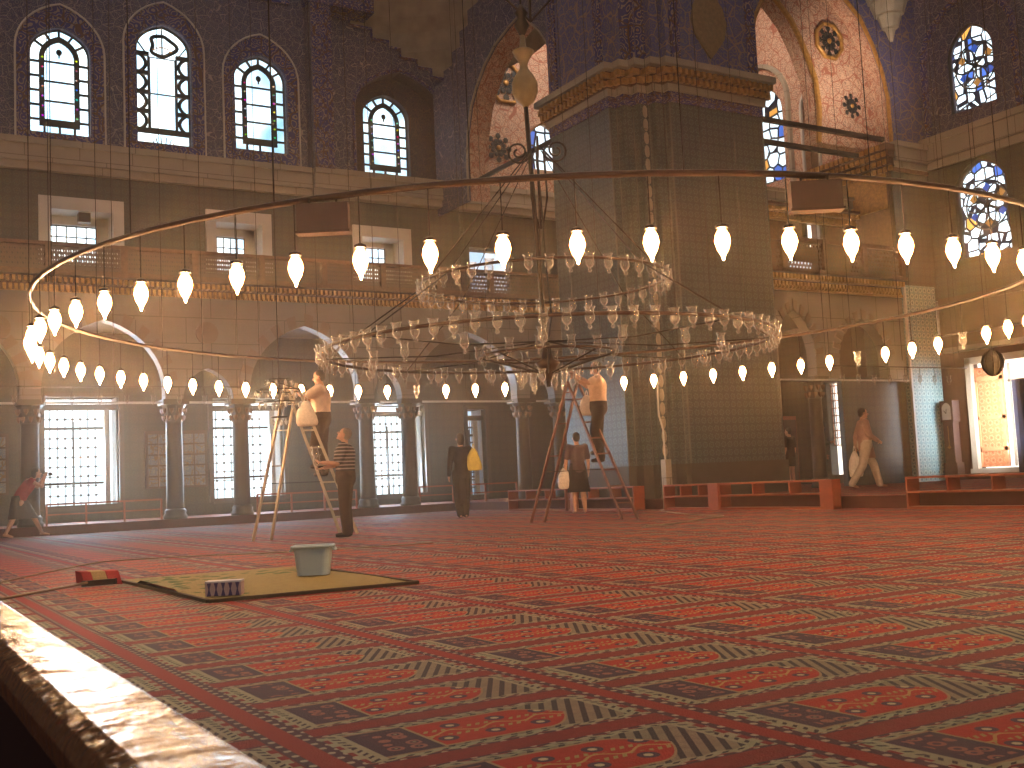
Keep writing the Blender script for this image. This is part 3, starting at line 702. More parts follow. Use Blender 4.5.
# painted strips and medallions on the upper pier
m = MB()
for x in (14.98, 17.2): m.box(x, x + .25, 17.76, 17.8, 9.5, 17)
for y in (18.72, 20.5): m.box(13.81, 13.85, y, y + .25, 9.5, 17)
m.box(14.26, 14.3, 18.17, 18.33, 9.5, 17); m.box(14.32, 14.55, 18.11, 18.15, 9.5, 17); m.box(14.05, 14.3, 18.31, 18.35, 9.5, 17)
m.build('painted_strip', Mt['arab_band'], root)
m = MB()
pr = [(0, -.85), (.12, -.72), (.42, -.35), (.5, 0), (.42, .35), (.12, .72), (0, .9)]
for zc in (10.6, 13.2):
    m.panel('Y', 17.76, [(16.1 + a, zc + z) for a, z in pr] + [(16.1 - a, zc + z) for a, z in pr[1:-1][::-1]], [], .04)
m.build('painted_cartouche', plain('ochre_cartouche', (.19, .14, .07), .6, 0, .25, 12.), root)
# pale box pilaster and cable box at the corner
root = empty('cable_box', 'pale slim box standing at the foot of the pier corner', 'box', None, (14.0, 17.62, 0.0))
MB().box(-.02, .13, -.07, .08, 0, 1.0).build('cover', Mt['marble_band'], root)
MB().tube([(.04, 0, 1.0), (.04, .02, 1.6), (-.02, .05, 1.9), (.02, .1, 2.6)], .02, 6).build('conduit', Mt['marble_white'], root)

# ------------------------------------------------------------------ right arch wall (plane Y = 19.1) above gallery, pier, marble wall
def A2(i): return None
arc = [(23.35, 9.1), (23.35, 10.3), (23.2, 11.0), (22.9, 11.7), (22.5, 12.35), (21.9, 12.85), (21.1, 13.25), (20.45, 13.4), (19.8, 13.1), (19.2, 12.5), (18.75, 11.7), (18.5, 10.8), (18.4, 10.0), (18.35, 9.1)]
MB().panel('Y', 19.1, [(24.7, 9.1), (24.7, 17), (17.5, 17), (17.5, 9.1)] + arc[::-1], [], .06).build('wall_arch', Mt['arab_pier'], kind='structure', label='blue arabesque spandrel around the arch right of the pier', cat='wall')
intrados('Y', 19.15, 19.55, arc[:8], 'painted inner face of the right arch', 29)
rim('Y', 19.07, arc, .055, Mt['gold'], 'trim_16', kind='structure', label='gilded rim of the arch right of the pier', cat='moulding')
for z, y, s in ((9.25, 19.3, 'upper'), (8.74, 19.42, 'lower')):
    MB().bar((17.5, y, z), (23.3 if s == 'upper' else 22.4, y, z), .11, .11).build('tie_beam', Mt['iron'], label='%s of two dark tie beams across the right arch' % s, cat='tie beam')
# gold springer of the right arch (on the left face of the corner pier)
root = empty('trim_17', 'gilded stalactite springer at the right foot of the right arch', 'springer', kind='structure')
m = MB(); d = MB()
for j in range(4):
    dd = .12 * j; z = 8.35 + .17 * j
    d.box(23.3 - dd, 24.7, 19.05 - dd * .3, 22.0, z, z + .17)
    for k in range(17):
        y = 19.05 + k * .175 + (.08 if j % 2 else 0); m.box(23.3 - dd - .05, 23.3 - dd + .05, y, y + .11, z + .02, z + .15)
d.build('courses', Mt['gold_dark'], root); m.build('stalactites', Mt['gold'], root)
MB().box(23.3, 24.7, 19.12, 21.5, 5.3, 8.35).build('wall_cornerpier', Mt['gold_dark'], kind='structure', label='brown corner pier under the gilded springer', cat='wall')
MB().box(23.26, 23.3, 19.3, 20.6, 7.4, 8.35).build('trim_18', Mt['gold'], kind='structure', label='gold panel standing in for the lit pier face under the springer', cat='panel')  # gold colour painted where warm light falls on the pier face
band('trim_19', 'Y', 23.3, 24.7, 19.0, 19.2, 8.45, 9.12, Mt['marble_band'], 'cream marble band right of the right arch')
MB().box(23.3, 24.7, 19.1, 19.2, 5.3, 8.45).build('wall_corner', Mt['tile_dark'], kind='structure', label='dark tiled wall in the right corner below the marble band', cat='wall')
# gallery behind the right arch
MB().panel('Y', 20.7, [(17.5, 5.0), (17.5, 7.9), (23.3, 7.9), (23.3, 5.0)], [rect(21.65, 22.1, 6.55, 7.2)], .2).build('wall_gallery', Mt['gold_dark'], kind='structure', label='brown wall of the right gallery behind its balustrade', cat='wall')
root = empty('window_17', 'small bright window of the right gallery', 'window', kind='structure')
MB().box(21.6, 22.15, 20.95, 20.97, 6.5, 7.25).build('pane', Mt['day_door'], root); MB().box(21.55, 21.65, 20.6, 20.7, 6.5, 7.3).box(22.1, 22.2, 20.6, 20.7, 6.5, 7.3).build('frame', Mt['marble_band'], root)
band('trim_20', 'Y', 17.5, 23.3, 20.5, 20.9, 7.55, 7.95, Mt['marble_band'], 'marble ledge over the right gallery wall')
teeth_cornice('trim_21', 'Y', 17.5, 23.3, 20.5, 7.15, 'small stalactite frieze under the right gallery ledge', .8)
teeth_cornice('trim_22', 'Y', 17.5, 23.25, 19.1, 5.0, 'gilded stalactite cornice below the right gallery balustrade')
root = empty('gallery_balustrade', 'brown pierced stone balustrade of the right gallery', 'balustrade')
MB().box(17.5, 23.3, 19.02, 19.06, 5.5, 6.2).build('pierced_panel', Mt['screen'], root)
MB().box(17.5, 23.3, 18.96, 19.12, 6.18, 6.28).box(17.5, 23.3, 18.96, 19.12, 5.44, 5.52).build('rail', Mt['gold_dark'], root)
for k in range(5): MB().box(17.6 + k * 1.4, 17.75 + k * 1.4, 18.94, 19.14, 5.5, 6.28).build('post', Mt['gold_dark'], root)
# spot-lit lattice seen through the balustrade
root = empty('window_18', 'lattice window glowing behind the right balustrade', 'window', kind='structure')
MB().box(20.9, 21.7, 20.6, 20.62, 5.5, 6.1).build('pane', Mt['day_dim'], root)
# marble arcade wall on the right
hA = arch(20.85, 22.6, 2.9, 3.35, 4.35, 12); hB = arch(18.7, 20.05, 2.9, 3.3, 4.5, 12)
ol = [(17.5, 2.85), (17.5, 5.0), (23.3, 5.0), (23.3, 2.85), (22.6, 2.85)] + hA[1:-1][::-1] + [(20.85, 2.85), (20.05, 2.85)] + hB[1:-1][::-1] + [(18.7, 2.85)]
MB().panel('Y', 19.1, ol, [], .3).build('wall_arcade', Mt['marble'], kind='structure', label='pale marble arcade wall under the right gallery', cat='wall')
for h, o, par_l in ((hA[1:-1], arch(20.6, 22.85, 2.9, 3.35, 4.62, 12)[1:-1], 'dark pointed'), (hB[1:-1], arch(18.45, 20.3, 2.9, 3.3, 4.78, 12)[1:-1], 'faint left')):
    m = MB()
    for k in range(0, len(h) - 1, 2): m.panel('Y', 19.07, [h[k], h[k + 1], o[k + 1], o[k]], [], .04)
    vi += 1; m.build('trim_%d' % (50 + vi), Mt['voussoir'], kind='structure', label='red stones round the %s arch of the right arcade' % par_l, cat='arch stones')
MB().box(17.55, 24.6, 19.15, 27, 4.95, 5.1).build('ceiling_gallery', Mt['brown'], kind='structure', label='underside of the right gallery', cat='slab')
column(18.56, 19.3, .2, 2.9, .10, 'slender column beside the great pier')
column(20.12, 19.3, .2, 2.9, .17, 'thick column beside the bright narrow doorway on the right')
MB().bar((18.56, 19.0, 2.80), (23.2, 19.0, 2.80), .04, .04).build('tie_rod', Mt['marble_white'], label='thin tie rod over the columns right of the pier', cat='tie rod')
# tiled blocks
MB().box(21.02, 23.35, 19.25, 19.4, .2, 2.9).build('wall_tiled', Mt['tile_dark'], kind='structure', label='dark tiled wall behind the walking woman', cat='wall')
MB().box(20.85, 22.6, 19.8, 20.0, 2.85, 4.9).build('wall_recess', Mt['brown'], kind='structure', label='dark recess inside the pointed arch of the right arcade', cat='wall')
MB().box(23.3, 24.5, 19.0, 19.2, .2, 5.3).build('wall_blue', Mt['tile_door_lit'], kind='structure', label='blue tiled pier face, paled as if door-lit, between the dark wall and the carved door', cat='wall')
MB().box(23.27, 23.33, 18.97, 19.03, .2, 5.3).build('trim_23', Mt['marble_white'], kind='structure', label='pale edge strip of the blue tiled pier', cat='moulding')

# ------------------------------------------------------------------ right wall (plane X = 24.7)
w1 = arch(16.85, 18.2, 9.75, 11.2, 12.0); w2 = arch(16.78, 18.3, 5.9, 7.6, 8.4)
MB().panel('X', 24.7, [(10, 9.1), (10, 17), (19.2, 17), (19.2, 9.1)], [w1], .4).build('wall_right', Mt['arab'], kind='structure', label='dark arabesque tile wall at the right with one stained window', cat='wall')
MB().panel('X', 24.7, [(10, 4.95), (10, 8.45), (19.2, 8.45), (19.2, 4.95)], [w2], .4).build('wall_right', Mt['tile_dark'], kind='structure', label='dark tile wall at the right around the lower stained window', cat='wall')
band('trim_24', 'X', 10, 19.1, 24.6, 24.9, 8.45, 9.3, Mt['marble_band'], 'cream marble band on the right wall between the stained windows')
nr = arch(16.2, 18.9, 9.3, 11.4, 12.75); rim('X', 24.66, nr, .09, Mt['arab_band'], 'trim_25', kind='structure', label='tile arch moulding round the upper stained window', cat='moulding')
def star_window(n, h, x, c, r, lab):
    root = empty('window_%d' % n, lab, 'window', kind='structure')
    MB().panel('X', x + .25, h, [], .02).build('pane', Mt['stain'], root)
    f = MB().tube([(x + .1, a, z) for a, z in h], .06, 6, True); f.build('frame', Mt['lead'], root)
    L = MB()
    for k in range(6):
        t = 2 * pi * k / 6; L.tube([(x + .2, c[0] + (r * .5 + r * .42 * math.cos(u)) * math.cos(t) - r * .22 * math.sin(u) * math.sin(t), c[1] + (r * .5 + r * .42 * math.cos(u)) * math.sin(t) + r * .22 * math.sin(u) * math.cos(t)) for u in [2 * pi * q / 12 for q in range(12)]], .022, 4, True)
    L.tube([(x + .2, c[0] + r * math.cos(t), c[1] + r * math.sin(t)) for t in [2 * pi * q / 24 for q in range(24)]], .025, 4, True)
    L.ell((x + .2, *c), (.04, .09, .09)); L.build('tracery', Mt['lead'], root)
    for k in range(6):
        t = 2 * pi * (k + .5) / 6; MB().panel('X', x + .21, [(c[0] + r * .75 * math.cos(t) + .12 * math.cos(u), c[1] + r * .75 * math.sin(t) + .12 * math.sin(u)) for u in (0, 1.57, 3.14, 4.71)], [], .01).build('coloured_glass', BLU if k % 2 else AMB, root)
BLU = glow('blue_glass', (.05, .14, .55), .7)
star_window(19, w1, 24.7, (17.5, 10.9), .6, 'upper stained glass window with a six-petal star on the right wall')
star_window(20, w2, 24.7, (17.5, 7.2), .62, 'lower blue and amber stained glass window on the right wall')
# gallery parapet on the right wall
root = empty('gallery_parapet', 'dark wooden lattice parapet above the carved door at right', 'parapet')
MB().box(24.4, 24.45, 10, 18.75, 4.05, 4.75).build('lattice_panel', Mt['lattice'], root)
MB().box(24.36, 24.5, 10, 18.75, 4.75, 4.83).box(24.36, 24.5, 10, 18.75, 3.97, 4.05).build('rail', Mt['brown'], root)
MB().box(24.47, 24.7, 10, 18.9, 3.97, 4.95).build('wall_parapet', Mt['brown'], kind='structure', label='dark wall behind the lattice parapet', cat='wall')
MB().box(24.3, 24.7, 10, 18.75, 3.5, 3.62).build('trim_26', Mt['marble'], kind='structure', label='ledge above the carved door', cat='ledge')
# doorway with carved leaf
dh = rect(16.0, 18.3, .45, 3.2)
MB().panel('X', 24.7, [(10, .2), (10, 3.97), (19.2, 3.97), (19.2, .2)], [dh], .35).build('wall_right', Mt['brown'], kind='structure', label='dark lower right wall around the bright doorway', cat='wall')
root = empty('door_1', 'bright doorway with white marble surround and open carved wooden leaf', 'door', kind='structure')
MB().box(25.6, 25.65, 15.0, 20.0, .3, 3.9).build('day_or_fill_light', Mt['day_door'], root)
f = MB().box(24.6, 24.75, 18.2, 18.36, .45, 3.3).box(24.6, 24.75, 15.9, 16.05, .45, 3.3).box(24.6, 24.75, 15.9, 18.36, 3.15, 3.32).box(24.55, 25.0, 15.9, 18.4, .35, .47); f.build('frame', Mt['marble_white'], root)
lf = MB().box(24.78, 24.84, 17.42, 18.24, .5, 3.05).build('leaf', Mt['doorwood'], root)
b = MB()
for z in (.95, 1.75, 2.75): b.box(24.74, 24.78, 17.42, 18.24, z - .05, z + .05)
for y in (17.42, 18.16): b.box(24.74, 24.78, y, y + .08, .5, 3.0)
b.build('stile', plain('pale_door_wood', (.50, .26, .16), .5), lf)
MB().box(24.9, 24.94, 15.0, 17.4, 2.62, 2.68).box(24.9, 24.94, 17.30, 17.36, .5, 3.1).build('glazing_bar', Mt['marble_white'], root)
# blue door curtain at the right edge
m = MB(); vs = []; fs = []
for i in range(13):
    y = 16.95 - i * .08
    for z in (.25, 2.62): vs.append((24.45 + .03 * math.sin(i * 1.7), y, z))
for i in range(12): fs.append((2 * i, 2 * i + 1, 2 * i + 3, 2 * i + 2))
MB().add(vs, fs).build('door_curtain', plain('dark_blue_curtain', (.02, .03, .07), .8), label='dark blue curtain hanging at the right edge of the doorway', cat='curtain')
# longcase clock
root = empty('longcase_clock', 'tall wooden longcase clock with arched pale face beside the doorway', 'clock', None, (24.35, 18.72, .2))
MB().box(-.14, .14, -.2, .2, 0, .45).box(-.12, .12, -.15, .15, .45, 1.5).box(-.14, .14, -.19, .19, 1.5, 2.05).build('case', Mt['brown'], root)
MB().panel('X', -.15, arch(-.13, .13, 1.56, 1.85, 2.0), [], .01).build('dial', Mt['marble_white'], root)
MB().lathe([(.0, -.05), (.05, 0), (0, .05)], (-.13, 0, .85), 10).bar((-.13, 0, .85), (-.13, 0, 1.4), .012, .012).build('pendulum', Mt['brass'], root)
MB().bar((-.165, 0, 1.72), (-.165, .06, 1.8), .01, .015).bar((-.165, 0, 1.72), (-.165, -.02, 1.84), .01, .012).build('hand', Mt['iron'], root)
# far back bits seen between columns: bright narrow door on the right wall further back
MB().panel('X', 24.72, [(21.0, .2), (21.0, 4.95), (27, 4.95), (27, .2)], [rect(22.45, 23.25, .45, 3.15), rect(23.70, 23.98, 1.7, 3.0)], .3).build('wall_far', Mt['tile_dark'], kind='structure', label='dark far wall with a bright latticed doorway', cat='wall')
root = empty('door_2', 'narrow bright doorway with red lattice seen past the thick column', 'door', kind='structure')
MB().box(25.2, 25.22, 21.2, 24.2, .3, 3.3).build('day_or_fill_light', Mt['day_door'], root)
b = MB()
for k in range(7): b.box(24.9, 24.93, 22.45 + k * .13, 22.47 + k * .13, 1.3, 3.15)
for k in range(9): b.box(24.9, 24.93, 22.45, 23.25, 1.3 + k * .22, 1.33 + k * .22)
b.build('lattice', Mt['doorwood'], root)
root = empty('wooden_cupboard', 'reddish-brown wooden cupboard between the slender and thick columns', 'cupboard', None, (21.3, 21.9, .2))
MB().box(-.5, .5, -.25, .25, 0, 1.9).build('carcass', Mt['shelf'], root)
MB().box(-.46, -.02, -.28, -.25, .1, 1.8).build('door', Mt['brown'], root); MB().box(.02, .46, -.28, -.25, .1, 1.8).build('door', Mt['brown'], root)
# cream pendant in the right vault
m = MB()
for j in range(5): m.lathe([(.05 + .16 * j, 0), (.14 + .17 * j, .32)], (0, 0, .35 * j), 9)
m.build('vault_pendant', Mt['dome'], label='cream stalactite pendant hanging at the top right corner of the vault', cat='pendant').location = (23.2, 18.7, 11.7)

# ------------------------------------------------------------------ low rails on the left platform
def low_rail(x0, x1, y, lab, n=3):
    root = empty('low_barrier', lab, 'barrier', None, (x0, y, .2)); L_ = x1 - x0
    MB().bar((0, 0, .47), (L_, 0, .47), .04, .04).build('top_rail', Mt['shelf'], root); MB().bar((0, 0, .24), (L_, 0, .24), .03, .03).build('middle_rail', Mt['shelf'], root)
    for k in range(n): x = L_ * k / (n - 1); MB().box(x - .02, x + .02, -.02, .02, 0, .48).build('post', Mt['shelf'], root)
low_rail(3.6, 6.1, 26.5, 'low red-brown barrier rail below the left garden window', 4)
low_rail(8.4, 11.0, 26.5, 'low red-brown barrier rail behind the pale ladder', 4)
low_rail(12.8, 15.8, 26.5, 'low red-brown barrier rail behind the woman with the yellow bag', 4)

# ------------------------------------------------------------------ orange shelf units (along X = 13.95, facing the hall)
def shelf_unit(y0, y1, x, lab, n, wide_post=None, open_top=True):
    root = empty('shoe_shelf', lab, 'shelf', None, (x, y0, 0)); L_ = y1 - y0; d = .28
    MB().box(0, d, 0, L_, .46, .49).build('top', Mt['shelf'], root)
    MB().box(0, d, 0, L_, .24, .27).build('shelf_board', Mt['shelf'], root)
    MB().box(0, d, 0, L_, .0, .04).build('bottom', Mt['shelf'], root)
    MB().box(d - .02, d, 0, L_, .04, .24).build('back', Mt['riser'], root)
    for k in (0, L_ - .03): MB().box(0, d, k, k + .03, 0, .46).build('side_panel', Mt['shelf'], root)
    for k in range(1, n): y = L_ * k / n; MB().box(0, d, y - .015, y + .015, .27, .46).build('divider', Mt['shelf'], root)
    if wide_post is not None: MB().box(-.03, 0, wide_post, wide_post + .28, 0, .48).build('end_panel', Mt['shelf'], root)
    return root
shelf_unit(9.2, 11.45, 13.72, 'long orange wooden shoe shelf in front of the carved door at right', 3)
shelf_unit(13.0, 15.7, 13.72, 'orange wooden shoe shelf in front of the two standing visitors', 3, -.1)
shelf_unit(15.75, 17.35, 13.72, 'orange wooden shoe shelf at the foot of the great pier', 3, -.05)
shelf_unit(17.9, 20.3, 13.4, 'dark orange shoe shelf behind the bare-legged woman', 3, 2.0)
shelf_unit(20.4, 22.9, 13.4, 'farthest orange shoe shelf, behind the reddish ladder', 3)

# ------------------------------------------------------------------ foreground rail (polished wood, very near)
t = NT('polished_railing_wood'); n1 = t.noise(15., 3.); n2 = t.noise(150., 3.)
mr = t.principled(t.mix(n2, (.12, .05, .02), (.30, .14, .06)), .24, spec=.12, bump=t.add(n1, t.mul(n2, .10)), bd=.022)
root = empty('wooden_parapet', 'polished wooden railing in the bottom corner reflecting the hanging lamps', 'railing')
m = MB(); prof = [(.262, .455), (.272, .475), (.268, .492), (.255, .500), (.185, .500), (.168, .494), (.158, .478), (.160, .455)]
vs = []; N = len(prof)
for y in (-1.0, 8.0):
    for x, z in prof: vs.append((x, y, z))
m.add(vs, [(i, (i + 1) % N, N + (i + 1) % N, N + i) for i in range(N)] + [tuple(range(N)), tuple(range(N, 2 * N))[::-1]])
ho = m.build('handrail', mr, root)
MB().box(.175, .25, -1, 8, 0, .46).build('panel', plain('dark_parapet_wood', (.045, .010, .008), .8), root)

# ------------------------------------------------------------------ things on the carpet
m = MB(); cs = [(1.93, 10.05), (1.98, 7.33), (3.45, 7.24), (3.54, 9.94)]; vs = []; fs = []; n = 16
for i in range(n + 1):
    for j in range(n + 1):
        a, b = i / n, j / n
        x = (1 - a) * (1 - b) * cs[0][0] + (1 - a) * b * cs[1][0] + a * b * cs[2][0] + a * (1 - b) * cs[3][0]
        y = (1 - a) * (1 - b) * cs[0][1] + (1 - a) * b * cs[1][1] + a * b * cs[2][1] + a * (1 - b) * cs[3][1]
        vs.append((x, y, .012 + .006 * math.sin(9 * a + 3 * b) * math.sin(7 * b) + (.035 if (i == 0 and 4 < j < 12) else 0)))
for i in range(n):
    for j in range(n): q = i * (n + 1) + j; fs.append((q, q + 1, q + n + 2, q + n + 1))
root = empty('floor_mat', 'worn olive mat with green flowers lying on the red carpet', 'mat')
MB().add(vs, fs).build('mat_cloth', Mt['mat'], root, True)
e_ = MB()
for a, b in ((0, 1), (1, 2), (2, 3)): e_.bar((*cs[a], .012), (*cs[b], .012), .03, .022)
e_.build('mat_edge', plain('dark_mat_edge', (.06, .045, .025), .9), root)
# tub
def rbox(w0, d0, w1, d1, z0, z1, r=.05, k=4):
    def ring(w, d, z):
        o = []
        for cx, cy, s in ((w / 2 - r, d / 2 - r, 0), (-w / 2 + r, d / 2 - r, 1), (-w / 2 + r, -d / 2 + r, 2), (w / 2 - r, -d / 2 + r, 3)):
            for q in range(k + 1): t = pi / 2 * (s + q / k); o.append((cx + r * math.cos(t), cy + r * math.sin(t), z))
        return o
    return ring(w0, d0, z0), ring(w1, d1, z1)
root = empty('plastic_tub', 'pale blue-grey plastic tub standing on the olive mat', 'tub', None, (3.20, 8.66, .02), R_(-31))
a, b = rbox(.25, .19, .30, .23, 0, .235); ai, bi = rbox(.23, .17, .28, .21, .01, .235); N = len(a)
vs = a + b + bi + ai; fs = [tuple(range(N))[::-1]]
for l in range(3): fs += [(l * N + i, l * N + (i + 1) % N, (l + 1) * N + (i + 1) % N, (l + 1) * N + i) for i in range(N)]
fs.append(tuple(3 * N + i for i in range(N)))
MB().add(vs, fs).build('tub_body', Mt['tub'], root)
r0, _ = rbox(.32, .25, 1, 1, .23, 1); MB().tube(r0, .012, 6, True).build('rim', Mt['tub'], root, True)
MB().tube([(.155, -.05, .22), (.18, -.05, .20), (.18, .05, .20), (.155, .05, .22)], .01, 6).build('handle', Mt['tub'], root)
MB().tube([(-.155, -.05, .22), (-.18, -.05, .20), (-.18, .05, .20), (-.155, .05, .22)], .01, 6).build('handle', Mt['tub'], root)
# patterned box
root = empty('patterned_box', 'small white box with purple arch pattern at the front of the mat', 'box', None, (2.165, 7.60, .018), R_(-28))
t = NT('box_pattern'); X, Y, Z = t.xyz(); u = t.M('ABSOLUTE', t.sub(t.M('FRACT', t.M('DIVIDE', X, .048)), .5))
col = t.mix(t.gt(t.add(t.mul(u, 1.), t.mul(t.M('ABSOLUTE', t.sub(Z, .045)), 5.)), .42), (.50, .38, .40), (.07, .05, .16)); bx = t.principled(col, .6)
MB().box(-.12, .12, -.055, .055, 0, .095).build('carton', bx, root); MB().box(-.122, .122, -.057, .057, .088, .10).build('lid', plain('white_card', (.62, .62, .64), .6), root)
# broom
root = empty('broom', 'long-handled broom with a red and cream brush head lying on the carpet', 'broom')
MB().tube([(.50, 8.2, .04), (1.64, 9.66, .04)], .011, 8).build('handle', plain('grey_brown_handle', (.16, .09, .06), .5), root, True)
def brush(x0, x1, mat, l):
    m = MB(); d = Vector((.10, .02)); 
    p = Vector((1.58, 9.76)); a = p + Vector((.859, -.512)) * x0; b = p + Vector((.859, -.512)) * x1
    m.add([(a.x, a.y, .012), (b.x, b.y, .012), (b.x + .05, b.y - .09, .012), (a.x + .05, a.y - .09, .012), (a.x - .004, a.y + .05, .13), (b.x + .004, b.y + .05, .13), (b.x + .03, b.y - .02, .12), (a.x + .03, a.y - .02, .12)],
          [(0, 1, 2, 3), (4, 7, 6, 5), (0, 4, 5, 1), (1, 5, 6, 2), (2, 6, 7, 3), (3, 7, 4, 0)])
    return m.build('bristles', mat, root, label=l)
redb = plain('red_bristles', (.38, .02, .03), .8, 0, .25, 90.)
brush(-.03, .05, redb, 'red bristles'); brush(.055, .17, plain('cream_bristles', (.50, .36, .17), .8, 0, .2, 90.), 'cream bristles'); brush(.175, .28, redb, 'red bristles')
MB().bar((1.58, 9.66, .03), (1.82, 9.53, .04), .05, .045).build('brush_block', Mt['iron'], root)
def cable(name, pts, r, mat, lab, cat):
    P = [Vector((x, y, r)) for x, y in pts]; out = []
    for i in range(len(P) - 1):
        p0, p1, p2, p3 = P[max(i - 1, 0)], P[i], P[i + 1], P[min(i + 2, len(P) - 1)]
        for k in range(6):
            t = k / 6; out.append(.5 * ((2 * p1) + (-p0 + p2) * t + (2 * p0 - 5 * p1 + 4 * p2 - p3) * t * t + (-p0 + 3 * p1 - 3 * p2 + p3) * t ** 3))
    out.append(P[-1]); MB().tube(out, r, 6).build(name, mat, smooth=True, label=lab, cat=cat)
cable('floor_rope', [(.3, 9.6), (1.11, 11.11), (1.68, 12.2), (2.28, 13.2), (2.6, 13.4), (3.46, 13.1), (4.28, 12.5), (6, 12.1)], .007, Mt['rope'], 'thin pale rope stretched over the carpet behind the broom', 'rope')
cable('floor_cable', [(13.9, 17.5), (13.2, 16.8), (12.01, 14.5), (11.6, 13.2), (10.9, 12.85), (9.91, 12.2), (9.31, 12.2)], .012, Mt['rope'], 'pale cable looping over the carpet from the pier foot', 'cable')

# ------------------------------------------------------------------ chandelier
CX, CY = 7.375, 11.47
RO, ZL, ZT = 5.91, 2.35, 2.86
def ringpts(r, z, n): return [(CX + r * math.cos(2 * pi * k / n), CY + r * math.sin(2 * pi * k / n), z) for k in range(n)]
ch = empty('chandelier', 'huge circular iron chandelier with concentric hoops hung low over the carpet', 'chandelier', None, (0, 0, 0))
MB().tube(ringpts(RO, ZT, 72), .026, 6, True).build('outer_hoop', Mt['hoop'], ch, True)
MB().tube(ringpts(2.8, 2.33, 60), .022, 6, True).build('middle_hoop', Mt['hoop'], ch, True)
MB().tube(ringpts(1.55, 3.16, 40), .018, 6, True).build('upper_hoop', Mt['hoop'], ch, True)
MB().tube(ringpts(.85, 2.25, 24), .016, 6, True).build('inner_hoop', Mt['hoop'], ch, True)
for k in range(24):
    t = 2 * pi * (k + .5) / 24
    MB().tube([(CX + RO * math.cos(t), CY + RO * math.sin(t), ZT), (CX + RO * math.cos(t), CY + RO * math.sin(t), 17)], .0045, 4).build('suspension_wire', Mt['iron'], ch)
for k in range(8):
    t = 2 * pi * (k + .3) / 8; c, s = math.cos(t), math.sin(t)
    MB().tube([(CX, CY, 2.42), (CX + 1.4 * c, CY + 1.4 * s, 2.30), (CX + 2.8 * c, CY + 2.8 * s, 2.33)], .010, 5).build('spoke', Mt['iron'], ch)
    MB().tube([(CX + .05 * c, CY + .05 * s, 4.9), (CX + 1.55 * c, CY + 1.55 * s, 3.16)], .008, 4).build('stay', Mt['iron'], ch)
    MB().tube([(CX + 1.55 * c, CY + 1.55 * s, 3.16), (CX + 2.8 * c, CY + 2.8 * s, 2.33)], .008, 4).build('stay', Mt['iron'], ch)
    MB().tube([(CX, CY, 2.0), (CX + .85 * c, CY + .85 * s, 2.25)], .012, 4).build('spoke', Mt['iron'], ch)
for k in range(4):   # long outer stays
    t = R_(59 + 90 * k); c, s = math.cos(t), math.sin(t)
    MB().tube([(CX, CY, 6.55), (CX + 3.2 * c, CY + 3.2 * s, 9.9), (CX + 6 * c, CY + 6 * s, 13)], .014, 4).build('ceiling_stay', Mt['iron'], ch)
MB().tube([(CX, CY, 1.85), (CX - .10, CY + .06, 5.48)], .030, 8).build('stem', Mt['iron'], ch, True)
MB().tube([(CX - .10, CY + .06, 5.9), (CX - .13, CY + .08, 17)], .014, 6).build('chain', Mt['iron'], ch)
MB().lathe([(.02, -.26), (.05, -.23), (.12, -.17), (.165, -.06), (.165, .06), (.12, .16), (.06, .24), (.05, .30), (.07, .36), (.12, .44), (.14, .48), (.11, .50), (.05, .48), (.03, .70)], (CX - .10, CY + .06, 5.68), 20).build('gourd_finial', Mt['egg'], ch, True)
MB().lathe([(.02, -.15), (.10, 0), (.05, .1), (.09, .16), (.02, .28)], (CX - .10, CY + .06, 6.5), 12).build('hook_hub', Mt['iron'], ch, True)
MB().lathe([(.02, -.2), (.07, -.10), (.12, .0), (.16, .05), (.08, .10), (.04, .3)], (CX, CY, 2.1), 16).build('hub', Mt['hoop'], ch, True)
for k in range(4):   # S-scroll brackets
    t = R_(-31 + 90 * k); c, s = math.cos(t), math.sin(t); P = []
    for q in range(26):
        a = q / 25 * 3.4 * pi; rr = .16 * (1 - q / 32); P.append((.24 + rr * math.cos(a + pi), rr * math.sin(a + pi)))
    P = [(.02, -1.0), (.10, -.6), (.09, -.2)] + P
    MB().tube([(CX + x * c, CY + x * s, 4.85 + z) for x, z in P], .014, 5).build('scroll', Mt['iron'], ch, True)
RZ = math.atan2(-.512, .859)
for k, t in enumerate((-138.5, -102.5)):
    t = R_(t); x, y = CX + RO * math.cos(t), CY + RO * math.sin(t)
    root = empty('hanging_box', ('brown wooden box hung under the hoop at the second gallery window', 'brown wooden box hung under the hoop below the right arch')[k], 'box', None, (x, y, ZT - .05), RZ)
    MB().box(-.19, .19, -.05, .05, -.21, 0).build('box_body', Mt['brown'], root); MB().box(-.2, .2, -.06, .06, -.225, -.205).build('box_rim', Mt['hoop'], root)
    MB().tube([(-.1, 0, 0), (-.1, 0, .05)], .008, 4).tube([(.1, 0, 0), (.1, 0, .05)], .008, 4).build('hook', Mt['iron'], root)

